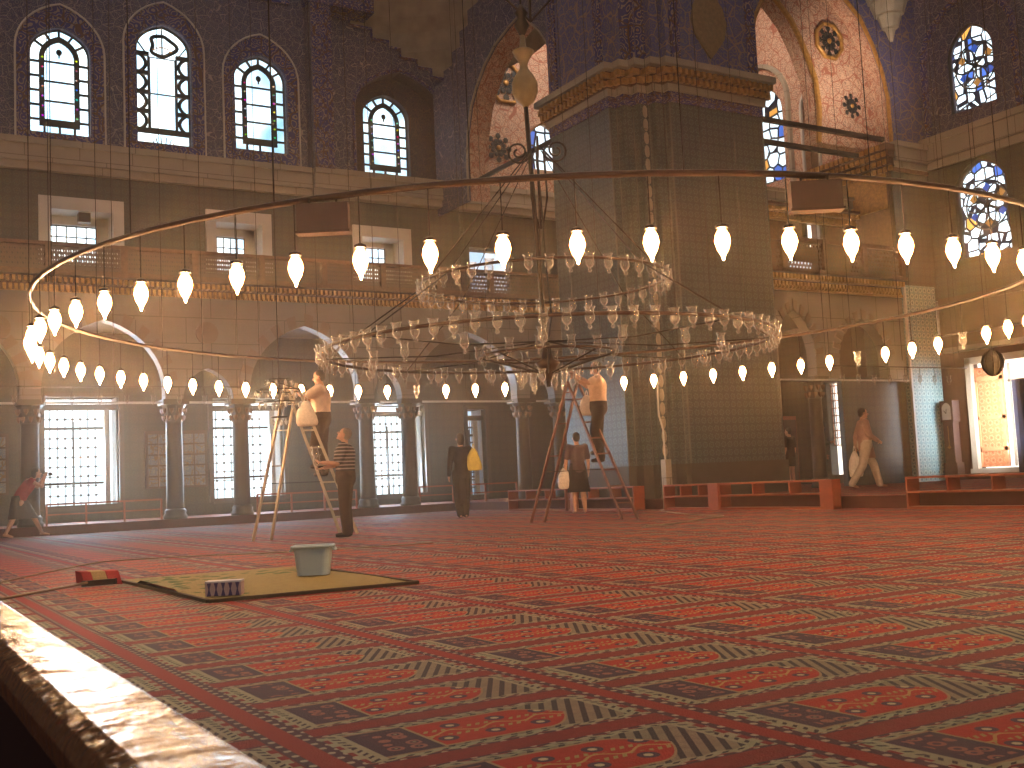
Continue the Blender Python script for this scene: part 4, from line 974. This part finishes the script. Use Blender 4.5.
# lamps
def lit_lamp():
    o = MB().lathe([(.005, .51), (.005, .14), (.045, .12), (.05, .10), (.02, .095)], n=8).build('lit_oil_lamp', Mt['iron'], None, False, label='glowing glass lamp hanging on a rod from the outer hoop', cat='lamp', group='lit lamps around the outer hoop')
    MB().lathe([(.032, .09), (.053, .045), (.060, .0), (.043, -.055), (.016, -.10), (.006, -.135)], n=12).build('glass', Mt['lampglass'], o, True)
    MB().lathe([(.015, .10), (.034, .07), (.045, .02), (.030, -.04), (.01, -.07)], n=8).scale if False else None
    b = MB().lathe([(.0, .07), (.030, .05), (.036, .0), (.02, -.05), (0, -.08)], n=8).build('flame', Mt['bulb'], o, True)
    b.scale = (1.03, 1.03, 1.0)
    return o
proto = lit_lamp()
def cup(s=1.12):
    t = MB().lathe([(x * s, z * s) for x, z in ((.050, .085), (.040, .06), (.036, .035), (.046, .0), (.044, -.03), (.030, -.055), (.012, -.068), (.010, -.078), (.020, -.092), (.018, -.106), (.004, -.115))], n=14, cap=False)
    return t
gp = cup().build('glass_lamp', Mt['glass'], None, True, label='unlit clear glass cup lamp on the middle hoop of the chandelier', cat='lamp', group='glass cups on the middle hoop')
MB().lathe([(.056, .088), (.058, .098)], n=14, cap=False).build('rim', Mt['glass'], gp, True)
unlit = (80, 61, 54, 5, -17)
first = True
for k in range(70):
    a = 360 * k / 70 - 2.0
    aa = (a + 180) % 360 - 180
    loc = (CX + RO * math.cos(R_(a)), CY + RO * math.sin(R_(a)), ZL)
    if any(abs(aa - u) < 2.6 for u in unlit):
        c = copytree(gp, loc); c['label'] = 'unlit glass lamp hanging in a gap between lit lamps of the outer hoop'; c['group'] = 'unlit lamps of the outer hoop'
        MB().tube([(0, 0, .07), (0, 0, .5)], .006, 4).build('rod', Mt['iron'], c)
        continue
    if first: proto.location = loc; first = False
    else: copytree(proto, loc)
def ring_of(r, z, n, lab, grp, ph=0., sc=1.):
    for k in range(n):
        a = 2 * pi * (k + ph) / n
        c = copytree(gp, (CX + r * math.cos(a), CY + r * math.sin(a), z + random.uniform(-.01, .01)), random.uniform(0, 6)); c['label'] = lab; c['group'] = grp; c.scale = (sc, sc, sc)
        c.rotation_euler = (random.uniform(-.08, .08), random.uniform(-.08, .08), 0)
L0, G0 = gp['label'], gp['group']
gp.location = (CX + 2.8, CY, 2.30)
for k in range(1, 76):
    a = 2 * pi * k / 76; c = copytree(gp, (CX + 2.8 * math.cos(a), CY + 2.8 * math.sin(a), 2.30 + random.uniform(-.01, .01))); c.rotation_euler = (random.uniform(-.08, .08), random.uniform(-.08, .08), 0)
ring_of(1.55, 3.11, 42, 'unlit clear glass cup lamp on the upper hoop of the chandelier', 'glass cups on the upper hoop')
ring_of(.85, 2.29, 14, 'unlit clear glass cup lamp on the small inner hoop near the hub', 'glass cups on the inner hoop')
ring_of(.36, 1.95, 8, 'unlit clear glass cup lamp clustered under the chandelier hub', 'glass cups under the hub', 0, .9)
ring_of(2.2, 2.2, 16, 'unlit clear glass cup lamp hung low on the chandelier spokes', 'glass cups on the spokes', .5)

# strings of small hanging lamps between columns
def small_lamp(loc, lab, grp):
    c = copytree(gp, loc); c['label'] = lab; c['group'] = grp
    MB().tube([(0, 0, .07), (0, 0, .3)], .008, 4).build('rod', Mt['iron'], c); return c
MB().bar((2.4, 26.0, 3.27), (8.0, 26.0, 3.27), .025, .025).build('lamp_rail', Mt['iron'], label='thin rail carrying small lamps in front of the left arcade', cat='rail')
for k in range(9): small_lamp((2.9 + k * .59, 26.0, 2.97), 'small glass lamp hanging in front of the left arcade columns', 'small lamps along the left arcade')
MB().bar((19.2, 18.0, 3.02), (24.2, 18.0, 3.02), .025, .025).build('lamp_rail', Mt['iron'], label='thin rail carrying small lamps in front of the right arcade', cat='rail')
for k in range(8): small_lamp((19.7 + k * .54, 18.0, 2.72), 'small glass lamp hanging in front of the right arcade wall', 'small lamps along the right arcade')
# crystal cluster beside the pale ladder
root = empty('crystal_cluster', 'small round chandelier of clear crystals beside the pale ladder', 'chandelier', None, (5.45, 16.0, 2.05))
for r, z in ((.30, .0), (.36, .18), (.2, .34), (.12, -.22)):
    MB().tube([(r * math.cos(2 * pi * k / 16), r * math.sin(2 * pi * k / 16), z) for k in range(16)], .008, 4, True).build('hoop', Mt['iron'], root)
MB().tube([(0, 0, -.3), (0, 0, .7), (0, 0, 13)], .008, 4).build('stem', Mt['iron'], root)
for r, z, n in ((.30, -.05, 12), (.36, .13, 14), (.2, .29, 9), (.12, -.30, 6)):
    for k in range(n):
        t = 2 * pi * k / n; MB().lathe([(0, -.05), (.022, -.02), (.026, .01), (0, .05)], (r * math.cos(t), r * math.sin(t), z), 6).build('crystal', Mt['marble_white'] if k % 2 else Mt['glass'], root)
for k in range(6): t = 2 * pi * k / 6; MB().bar((0, 0, .3), (.36 * math.cos(t), .36 * math.sin(t), .18), .01, .01).build('arm', Mt['iron'], root)
# dark ribbed lantern at right
root = empty('ribbed_lantern', 'dark ribbed globe lantern hanging in front of the carved door', 'lantern', None, (22.45, 16.0, 2.9))
MB().lathe([(.02, -.30), (.12, -.26), (.22, -.12), (.25, .02), (.20, .17), (.09, .27), (.04, .33)], n=14).build('globe', plain('smoky_glass', (.05, .055, .05), .2), root, True)
for k in range(10):
    t = 2 * pi * k / 10; MB().tube([(r * math.cos(t), r * math.sin(t), z) for r, z in ((.03, -.30), (.13, -.26), (.23, -.12), (.26, .02), (.21, .17), (.1, .27))], .012, 4).build('rib', Mt['iron'], root)
MB().tube([(0, 0, .3), (0, 0, 12)], .008, 4).build('cord', Mt['iron'], root)

# long thin wires from the dome
for k, (x, y) in enumerate([(4.6, 24), (6.2, 23), (7.9, 24.5), (9.2, 22), (10.6, 24), (12.3, 22.5), (13.2, 24.4), (11.8, 16.5), (13.2, 16.0), (14.6, 16.6), (17.5, 16.4), (19.2, 17.2), (20.6, 17.0), (21.8, 16.4), (23.2, 17.6), (22.6, 15.2)]):
    MB().tube([(x, y, 2.9 if k < 7 else 3.05), (x, y, 17)], .007, 4).build('hanging_wire', Mt['iron'], label='long thin wire hanging down from the dome', cat='wire', group='thin wires hanging from the dome')

# ------------------------------------------------------------------ ladders
def step_ladder(apex, feet, mat, lab, ht):
    """feet: four floor points: left pair (front, back), right pair (front, back)"""
    root = empty('step_ladder', lab, 'ladder'); A = Vector(apex); F = [Vector((*f, 0)) for f in feet]
    side = (F[1] - F[0]); sd = side.normalized() * .09
    tops = [A - sd, A + sd]
    for i, f in enumerate(F):
        MB().bar(f, tops[i % 2], .028, .045).build('rail', mat, root)
    for a, b, n in ((F[0], F[1], 4), (F[2], F[3], 8)):
        for k in range(1, n + (0 if n > 4 else 1)):
            q = k / (n + .0) * .92; p0 = a.lerp(tops[0], q); p1 = b.lerp(tops[1], q)
            if n > 4: MB().bar(p0, p1, .07, .025).build('step', mat, root)
            else: MB().bar(p0, p1, .02, .02).build('rung', mat, root)
    p = F[2].lerp(tops[0], .86); p2 = F[3].lerp(tops[1], .86); dirn = (F[0] - F[2]).normalized() * .22
    MB().add([p, p2, p2 + dirn, p + dirn, p + Vector((0, 0, .02)), p2 + Vector((0, 0, .02)), p2 + dirn + Vector((0, 0, .02)), p + dirn + Vector((0, 0, .02))], [(0, 1, 2, 3), (7, 6, 5, 4), (0, 4, 5, 1), (1, 5, 6, 2), (2, 6, 7, 3), (3, 7, 4, 0)]).build('top_plate', mat, root)
    MB().bar(F[0].lerp(tops[0], .35), F[2].lerp(tops[0], .35), .012, .012).build('spreader', Mt['iron'], root)
    return root
step_ladder((5.86, 16.63, 2.40), [(5.05, 16.19), (5.28, 16.04), (6.52, 16.40), (6.76, 16.30)], Mt['alu'], 'pale metal step ladder under the lit lamps on the left', 2.4)
step_ladder((10.65, 15.8, 2.38), [(9.58, 15.66), (9.76, 15.52), (10.60, 14.50), (10.86, 14.42)], Mt['redwood'], 'reddish wooden step ladder under the lit lamps near the great pier', 2.4)

def bag(loc, w, h, d, mat, lab, cat='bag', rz=0.):
    root = empty(('plastic_bag' if mat is not Mt['bagy'] else 'cloth_bag'), lab, cat, None, loc, rz)
    m = MB(); vs = []; fs = []; n = 14; prof = [(.18, 0), (.45, -.12), (.75, -.35), (.95, -.62), (1., -.85), (.9, -.97), (.5, -1.0)]
    for r, z in prof:
        for k in range(n):
            t = 2 * pi * k / n; q = 1 + .08 * math.sin(3 * t + 5 * z); vs.append((w / 2 * r * q * math.cos(t), d / 2 * r * q * math.sin(t), h * z))
    for i in range(len(prof) - 1):
        for k in range(n): l = (k + 1) % n; fs.append((i * n + k, i * n + l, (i + 1) * n + l, (i + 1) * n + k))
    fs.append(tuple((len(prof) - 1) * n + k for k in range(n)))
    m.add(vs, fs).build('bag_body', mat, root, True)
    for s in (-1, 1): MB().tube([(s * w * .1, s * .01, -.02), (s * w * .05, 0, h * .12), (0, 0, h * .2)], .008, 5).build('handle', mat, root)
    return root
VR = Vector((.859, -.512, 0))   # horizontal, across the view
RZ = math.atan2(-.512, .859)
bag((5.98, 16.30, 2.10), .34, .40, .16, Mt['bagw'], 'white plastic bag hanging from the pale step ladder', rz=RZ)
bag((10.72, 15.50, 2.12), .28, .36, .14, Mt['bagw'], 'white plastic bag hanging from the reddish step ladder', rz=RZ)

# ------------------------------------------------------------------ people
def mesh_only(mb, name, mat, parent, vox, sm=4, strip=False):
    o = mb.build(name, mat, parent, True)
    r = o.modifiers.new('join', 'REMESH'); r.mode = 'VOXEL'; r.voxel_size = vox; r.use_smooth_shade = True
    s = o.modifiers.new('smooth', 'SMOOTH'); s.factor = .5; s.iterations = sm
    return o
def hand(m, w, d, palm, s, curl=.6):
    """palm and five fingers from wrist w, direction d, palm normal palm"""
    d = d.normalized(); palm = (palm - d * palm.dot(d)).normalized(); x = d.cross(palm)
    c = w + d * .045 * s
    m.ell(c, (.040 * s, .018 * s, .05 * s), Matrix((x, palm, d)).transposed(), 10, 6)
    for i, (o, L) in enumerate(((-.028, .062), (-.010, .072), (.009, .068), (.027, .054))):
        b = w + (d * .085 + x * o) * s; p = b; dd = d
        for q in range(3):
            dd = (dd + palm * curl * .5).normalized(); e = p + dd * L * s * (.42, .32, .26)[q]
            m.cap(p, e, .0092 * s, .008 * s, 6); p = e
    b = w + (d * .03 - x * .035) * s; e1 = b + (d * .5 - x * .7 + palm * .3).normalized() * .035 * s; e2 = e1 + (d * .8 + palm * .4 - x * .1).normalized() * .03 * s
    m.cap(b, e1, .011 * s, .010 * s, 6); m.cap(e1, e2, .010 * s, .008 * s, 6)

def person(loc, rz, h, lab, pose, top, bottom, hair='hair', skirt=None, sleeves='short', shoes=None, build=1., female=False, hairlong=False, pants=None, scarf=None):
    """local frame: faces +Y. pose: dict of joint overrides in a 1.75 m figure"""
    s = h / 1.75
    J = dict(pel=(0, 0, .95), wst=(0, 0, 1.12), chs=(0, .0, 1.33), nk=(0, -.01, 1.50), hd=(0, .02, 1.635),
             shL=(-.18, 0, 1.43), shR=(.18, 0, 1.43), elL=(-.24, -.02, 1.13), elR=(.24, -.02, 1.13), wrL=(-.25, .05, .88), wrR=(.25, .05, .88),
             hpL=(-.09, 0, .92), hpR=(.09, 0, .92), knL=(-.10, .02, .50), knR=(.10, .02, .50), anL=(-.10, -.01, .08), anR=(.10, -.01, .08), toL=(-.11, .14, .03), toR=(.11, .14, .03), look=(0, 1, 0))
    pose = dict(pose); curl = pose.pop('curl', .6)
    J.update(pose); J = {k: Vector(v) * (s if k != 'look' else 1) for k, v in J.items()}
    root = empty('person', lab, 'person', None, loc, rz)
    B = build * s; m = MB()
    sw = .9 if female else 1.
    m.cap(J['pel'], J['wst'], .125 * B, .115 * B); m.cap(J['wst'], J['chs'], .115 * B, .135 * B * sw)
    for sd in 'LR':
        sh, el, wr = J['sh' + sd], J['el' + sd], J['wr' + sd]; hp, kn, an, to = J['hp' + sd], J['kn' + sd], J['an' + sd], J['to' + sd]
        m.cap(J['chs'] + (sh - J['chs']) * .3, sh, .09 * B * sw, .062 * B * sw)
        m.cap(sh, el, .052 * B * sw, .040 * B * sw); m.cap(el, wr, .040 * B * sw, .026 * B * sw)
        m.cap(hp, kn, .085 * B, .055 * B); m.cap(kn, kn.lerp(an, .35), .054 * B, .056 * B); m.cap(kn.lerp(an, .35), an, .056 * B, .034 * B)
        m.cap(an - Vector((0, 0, .02 * s)), to, .036 * s, .026 * s); m.cap(an + (an - to) * .25 - Vector((0, 0, .04 * s)), an, .03 * s, .034 * s)
        fa = (wr - el).normalized(); pn = J.get('palm' + sd, Vector((-1 if sd == 'R' else 1, .3, 0)))
        hand(m, wr, fa, Vector(pn), s * sw, curl)
    m.cap(J['chs'] + Vector((0, 0, .08 * s)), J['nk'], .085 * B * sw, .052 * s); m.cap(J['nk'], J['hd'] - Vector((0, 0, .05 * s)), .052 * s, .05 * s)
    f = J['look'].normalized(); r = f.cross(Vector((0, 0, 1))).normalized(); u = r.cross(f); mt = Matrix((r, f, u)).transposed(); hd = J['hd']
    def H(x, y, z): return hd + mt @ Vector((x, y, z)) * s
    m.ell(H(0, -.01, .025), (.076 * s, .093 * s, .092 * s), mt, 16, 12); m.ell(H(0, .022, -.045), (.056 * s, .066 * s, .068 * s), mt, 14, 10)
    m.cap(H(0, .086, .012), H(0, .108, -.022), .011 * s, .015 * s, 8)          # nose
    m.cap(H(-.02, .082, -.058), H(.02, .082, -.058), .010 * s, None, 8)        # mouth
    m.ell(H(0, .070, -.098), (.024 * s, .022 * s, .018 * s), mt, 8, 6)         # chin
    for x in (-1, 1): m.ell(H(x * .079, -.008, -.008), (.010 * s, .020 * s, .030 * s), mt, 8, 6)
    mesh_only(m, 'body', Mt['skin'], root, .0095 * s, 3)
    for x in (-1, 1): MB().ell(H(x * .030, .078, .008), (.012 * s, .010 * s, .009 * s), mt, 8, 6).build('eye', Mt['eye'], root, True)
    hm = MB(); hm.ell(H(0, -.028, .040), (.086 * s, .092 * s, .090 * s), mt, 16, 12)
    if hairlong: hm.ell(H(0, -.06, -.03), (.085 * s, .06 * s, .11 * s), mt, 12, 10)
    else: hm.ell(H(0, -.055, -.01), (.075 * s, .055 * s, .075 * s), mt, 12, 10)
    mesh_only(hm, 'hair', Mt[hair], root, .012 * s, 3)
    g = MB(); e = .016 * s
    g.cap(J['pel'] + Vector((0, 0, .0)), J['wst'], .135 * B + e, .125 * B + e, 16); g.cap(J['wst'], J['chs'], .125 * B + e, .142 * B * sw + e, 16)
    g.cap(J['chs'] + Vector((0, 0, .03 * s)), J['nk'] - Vector((0, 0, .045 * s)), .12 * B * sw + e, .062 * s, 14)
    for sd in 'LR':
        sh, el, wr = J['sh' + sd], J['el' + sd], J['wr' + sd]
        g.cap(J['chs'] + (sh - J['chs']) * .3, sh, .10 * B * sw + e * .5, .066 * B * sw + e)
        if sleeves == 'short': g.cap(sh, sh.lerp(el, .7), .062 * B * sw + e, .058 * B * sw + e)
        elif sleeves == 'long': g.cap(sh, el, .062 * B * sw + e, .05 * B * sw + e); g.cap(el, wr.lerp(el, .1), .048 * B * sw + e, .034 * B * sw + e)
    mesh_only(g, 'shirt', top, root, .016 * s, 4)
    if bottom:
        g = MB(); e = .018 * s; g.cap(J['pel'] + Vector((0, 0, .10 * s)), J['pel'] - Vector((0, 0, .02 * s)), .128 * B + e, .135 * B + e, 16)
        for sd in 'LR':
            hp, kn, an = J['hp' + sd], J['kn' + sd], J['an' + sd]
            g.cap(hp, kn, .095 * B + e, .066 * B + e); k2 = kn.lerp(an, 1.0 if pants is None else pants); g.cap(kn, k2, .066 * B + e, .052 * B + e)
        mesh_only(g, 'trousers', bottom, root, .016 * s, 4)
    if skirt:
        mat, zl, w = skirt; g = MB(); vs = []; n = 28; top_ = J['pel'] + Vector((0, 0, .14 * s)); bot = (J['knL'] + J['knR']) / 2; bot.z = zl * s
        dv = (J['knL'] - J['knR']); dv.z = 0; wid = max(.24 * s, dv.length / 2 + .16 * s) * w; dn = dv.normalized()
        for i in range(9):
            t = i / 8; c = top_.lerp(bot, t); rx = (.145 + .0) * B + (wid - .145 * B) * t ** .8; ry = .125 * B + (.20 * s * w - .125 * B) * t
            for k in range(n):
                a = 2 * pi * k / n; fo = 1 + .05 * t * math.sin(7 * a); px = Vector((-dn.y, dn.x, 0)); vs.append(c + dn * rx * math.cos(a) * fo + px * ry * math.sin(a) * fo)
        fs = [(i * n + k, i * n + (k + 1) % n, (i + 1) * n + (k + 1) % n, (i + 1) * n + k) for i in range(8) for k in range(n)] + [tuple(range(n))[::-1]]
        g.add(vs, fs).build('skirt', mat, root, True)
    if shoes:
        for sd in 'LR':
            an, to = J['an' + sd], J['to' + sd]; g = MB(); g.cap(an - Vector((0, .02 * s, .035 * s)), to, .045 * s, .036 * s); mesh_only(g, 'shoe', shoes, root, .012 * s, 2)
    return root, J, s
def face(dx, dy): return math.atan2(-dx, dy)      # local +Y to world (dx, dy)
LEFT = face(-.859, .512); RIGHT = face(.859, -.512); AWAY = face(.51, .86)
black = cloth('black_cloth', (.018, .015, .018)); dkbr = cloth('dark_brown_trousers', (.055, .035, .030))
# 1 striped man looking up to the left, holding glass lamps
person((6.25, 15.45, 0), LEFT, 1.62, 'man in a striped dark polo shirt standing beside the pale ladder looking up', dict(
    elL=(-.23, .10, 1.17), elR=(.23, .10, 1.17), wrL=(-.13, .34, 1.20), wrR=(.12, .36, 1.12), look=(0, .88, .45), hd=(0, .0, 1.64), curl=.9, palmL=(.3, .2, 1), palmR=(-.3, .2, 1)),
    striped('striped_polo_cloth', (.035, .03, .04), (.34, .28, .27), 120.), dkbr, 'hair_grey', shoes=black, build=1.12)
c = copytree(gp, (6.25 - .859 * .42, 15.45 + .512 * .42, 1.14)); c['label'] = 'clear glass lamp held in the hands of the striped-shirt man'; c['group'] = 'glass lamps in the hands of the striped-shirt man'
c = copytree(gp, (6.25 - .859 * .44, 15.45 + .512 * .44, 1.27)); c['label'] = 'clear glass lamp held in the hands of the striped-shirt man'; c['group'] = 'glass lamps in the hands of the striped-shirt man'
# 2 man high on the pale ladder, working to the left
person((6.40, 16.76, .93), LEFT, 1.70, 'man in a pale peach shirt standing high on the pale ladder', dict(
    elL=(-.22, .20, 1.30), elR=(.24, .18, 1.28), wrL=(-.12, .40, 1.42), wrR=(.10, .42, 1.40), look=(0, .95, -.15), knL=(-.1, .10, .52), anL=(-.1, .02, .20), toL=(-.1, .16, .16)),
    cloth('peach_shirt', (.62, .46, .36)), dkbr, 'hair', sleeves='short', shoes=black, build=1.12)
# 3 man high on the reddish ladder
person((10.86, 15.36, .96), LEFT, 1.72, 'man in an orange-lit pale shirt standing high on the reddish ladder', dict(
    elL=(-.24, .16, 1.36), elR=(.24, .16, 1.34), wrL=(-.12, .38, 1.52), wrR=(.12, .38, 1.50), look=(0, .95, .1), knL=(-.1, .10, .52), anL=(-.1, .02, .20), toL=(-.1, .16, .16)),
    cloth('orange_lit_shirt', (.60, .40, .28)), black, 'hair', sleeves='short', shoes=black, build=1.05)  # orange lamplight mixed into the pale shirt colour
# 4 woman in black with yellow bag, seen from behind
person((10.7, 20.15, 0), face(.2, .98), 1.74, 'woman in long black clothes carrying a yellow bag', dict(
    elR=(.26, .05, 1.18), wrR=(.24, .22, 1.32), anL=(-.06, 0, .08), anR=(.07, .02, .08), toL=(-.07, .14, .03), toR=(.08, .16, .03)),
    black, black, 'hair', skirt=(black, .30, .50), sleeves='long', female=True, hairlong=True)
bag((10.7 + .859 * .27, 20.15 - .512 * .27, 1.42), .32, .46, .15, Mt['bagy'], 'yellow bag carried on the arm of the woman in black', rz=RZ)
# 5 woman in dark top and black knee skirt, back to us
person((12.45, 18.45, 0), face(.35, .93), 1.62, 'bare-legged woman in a dark top and black knee-length skirt beside the reddish ladder', dict(
    elL=(-.25, 0, 1.14), wrL=(-.27, .04, .90), anL=(-.1, 0, .08), anR=(.13, .03, .08), toL=(-.11, .13, .03), toR=(.16, .16, .03)),
    cloth('dull_plum_top', (.075, .045, .055)), None, 'hair', skirt=(black, .46, .95), sleeves='short', female=True, build=1.15)
bag((12.45 - .859 * .27, 18.45 + .512 * .27, .92), .30, .42, .2, Mt['bagw'], 'white plastic bag held low by the bare-legged woman', rz=RZ)
# 6 woman at the left edge, stooping with a camera, legs apart
person((3.05, 25.75, 0), face(.95, .1), 1.66, 'woman in a red top and dark skirt stooping with a camera at the left edge', dict(
    pel=(0, -.12, .80), wst=(0, -.04, .98), chs=(0, .10, 1.16), nk=(0, .20, 1.32), hd=(0, .27, 1.44), shL=(-.16, .12, 1.26), shR=(.16, .12, 1.26),
    elL=(-.2, .34, 1.12), elR=(.2, .34, 1.12), wrL=(-.07, .45, 1.36), wrR=(.07, .45, 1.36), hpL=(-.09, -.12, .78), hpR=(.09, -.10, .78), knL=(-.14, .22, .48), knR=(.14, -.25, .45), anL=(-.14, .42, .08), anR=(.14, -.42, .10), toL=(-.14, .56, .03), toR=(.14, -.28, .03), look=(0, 1, .0)),
    cloth('red_top', (.30, .035, .04)), None, 'hair', skirt=(cloth('dark_skirt', (.02, .02, .025)), .42, .9), sleeves='none', female=True, hairlong=True)
root = empty('camera', 'small dark camera held up by the stooping woman', 'camera', None, (3.05 + .53, 25.78, 1.33), face(.95, .1))
MB().box(-.06, .06, -.02, .02, -.035, .035).build('camera_body', Mt['iron'], root); MB().lathe([(.022, -.02), (.022, .02)], (0, .035, 0), 10).build('lens', Mt['eye'], root)
# 7 walking woman on the right
pk = cloth('dusty_pink_tunic', (.30, .17, .14)); pale = cloth('pale_trousers', (.42, .33, .26))
person((18.3, 16.25, .2), RIGHT, 1.70, 'woman in a dusty pink tunic and pale trousers walking past the dark tiled wall', dict(
    knL=(-.09, .20, .50), anL=(-.09, .30, .09), toL=(-.09, .44, .04), knR=(.09, -.10, .50), anR=(.09, -.36, .12), toR=(.09, -.24, .04), elR=(.23, .06, 1.14), wrR=(.14, .26, 1.02), elL=(-.24, -.1, 1.14), wrL=(-.24, -.12, .88)),
    pk, pale, 'hair', skirt=(pk, .66, .62), sleeves='long', female=True, build=1.1)
bag((18.35 - .859 * .22, 16.3 + .512 * .22, 1.0), .30, .55, .18, Mt['bagw'], 'pale bag hanging behind the walking woman', rz=RZ)
# 8, 9 distant visitors between the columns
person((20.95, 21.1, .2), face(-.2, .97), 1.56, 'bare-legged visitor in black standing next to the slender column', dict(), black, None, 'hair', skirt=(black, .62, .8), sleeves='short', female=True)
person((21.25, 20.3, .2), face(.4, -.9), 1.62, 'visitor in grey-green clothes standing beside the thick column', dict(elR=(.2, .1, 1.15), wrR=(.05, .28, 1.2)), cloth('grey_green_top', (.10, .12, .10)), cloth('grey_trousers', (.13, .15, .14)), 'hair', sleeves='long')

# ------------------------------------------------------------------ light haze in the hall
t = NT('warm_haze'); X, Y, Z = t.xyz(); k = t.n('ShaderNodeMapRange'); t.inp(k.inputs[0], Z)
for i_, v_ in ((1, 3.5), (2, 9.0), (3, .0062), (4, .0010)): k.inputs[i_].default_value = v_
vs_ = t.n('ShaderNodeVolumeScatter', Anisotropy=.7); t.inp(vs_.inputs['Density'], k.outputs[0]); t.inp(vs_.inputs['Color'], (1., .80, .62))
t.t.links.new(vs_.outputs[0], t.out.inputs['Volume'])
MB().box(-16, 40, -8, 42, -1, 22).build('haze', t.m, kind='stuff', label='thin warm dusty haze filling the hall, densest around the lamps', cat='haze')

# ------------------------------------------------------------------ lights, sky, camera
w = bpy.data.worlds.new('World'); bpy.context.scene.world = w; w.use_nodes = True
bg = w.node_tree.nodes['Background']; bg.inputs[0].default_value = (.70, .66, .68, 1); bg.inputs[1].default_value = .06
def area(loc, target, size, power, col):
    l = bpy.data.lights.new('day_or_fill_light', 'AREA'); l.energy = power; l.volume_factor = 0.; l.color = col; l.shape = 'RECTANGLE'; l.size = size[0]; l.size_y = size[1]
    o = bpy.data.objects.new('day_or_fill_light', l); C.objects.link(o); o.location = loc; o.rotation_euler = (Vector(target) - Vector(loc)).to_track_quat('-Z', 'Y').to_euler(); return o
for a0, a1, z0, z1 in LW[:3]: area(((a0 + a1) / 2, 29.75, 2.0), ((a0 + a1) / 2 - 1, 20, 0), (1.5, 2.5), 230, (.72, .86, 1.))
area((17.5, 23.5, 14.5), (17.5, 27, 11.5), (2.5, 2.5), 170, (1., .82, .66))  # added warm fill for the painted wall beyond the left arch
area((21.5, 23.0, 15.0), (24.9, 25, 11), (2.5, 2.5), 170, (1., .82, .66))  # added warm fill for the end wall beyond the right arch
sl = area((19.5, 16.0, 8.2), (22.2, 19.5, 11.0), (1.2, 1.2), 34, (1., .80, .62)); sl.data.spread = R_(50)  # added narrow fill aimed at the painted soffit
area((10, 12, 21), (10, 12.1, 0), (30, 30), 650, (.95, .96, 1.))  # broad overhead fill, added in place of daylight from the dome
area((-5, -6, 9), (12, 18, 5), (14, 12), 330, (.92, .94, 1.))  # added soft fill from behind the camera
dl = area((24.5, 17.5, 2.0), (23.95, 19.0, 1.7), (.5, 2.4), 17, (.95, .97, 1.)); dl.data.spread = R_(60)
dl = area((23.9, 16.9, 2.0), (24.8, 17.8, 1.8), (.8, 2.2), 45, (1., .85, .68)); dl.data.spread = R_(70)  # added warm fill inside the hall, aimed at the door leaf
sc = bpy.context.scene
cam = bpy.data.cameras.new('camera'); co = bpy.data.objects.new('view_camera', cam); C.objects.link(co); sc.camera = co
cam.sensor_width = 36; cam.lens = 1100 / 1024 * 36; cam.clip_start = .02; cam.clip_end = 200
yaw, pit, rol = R_(59.18), R_(5.06), R_(-2.70)
F = Vector((math.cos(pit) * math.cos(yaw), math.cos(pit) * math.sin(yaw), math.sin(pit))); Rr = Vector((math.sin(yaw), -math.cos(yaw), 0)); U = Rr.cross(F)
c_, s_ = math.cos(rol), math.sin(rol); R2 = Rr * c_ + U * s_; U2 = U * c_ - Rr * s_
co.matrix_world = Matrix(((R2.x, U2.x, -F.x, 0), (R2.y, U2.y, -F.y, 0), (R2.z, U2.z, -F.z, .7), (0, 0, 0, 1)))
cam.dof.use_dof = True; cam.dof.focus_distance = 15; cam.dof.aperture_fstop = 14
sc.view_settings.view_transform = 'Standard'; sc.view_settings.look = 'Medium High Contrast'; sc.view_settings.exposure = 0.15
sc.cycles.use_denoising = True
sc.cycles.max_bounces = 6; sc.cycles.volume_bounces = 0; sc.cycles.transparent_max_bounces = 24; sc.cycles.sample_clamp_indirect = 4
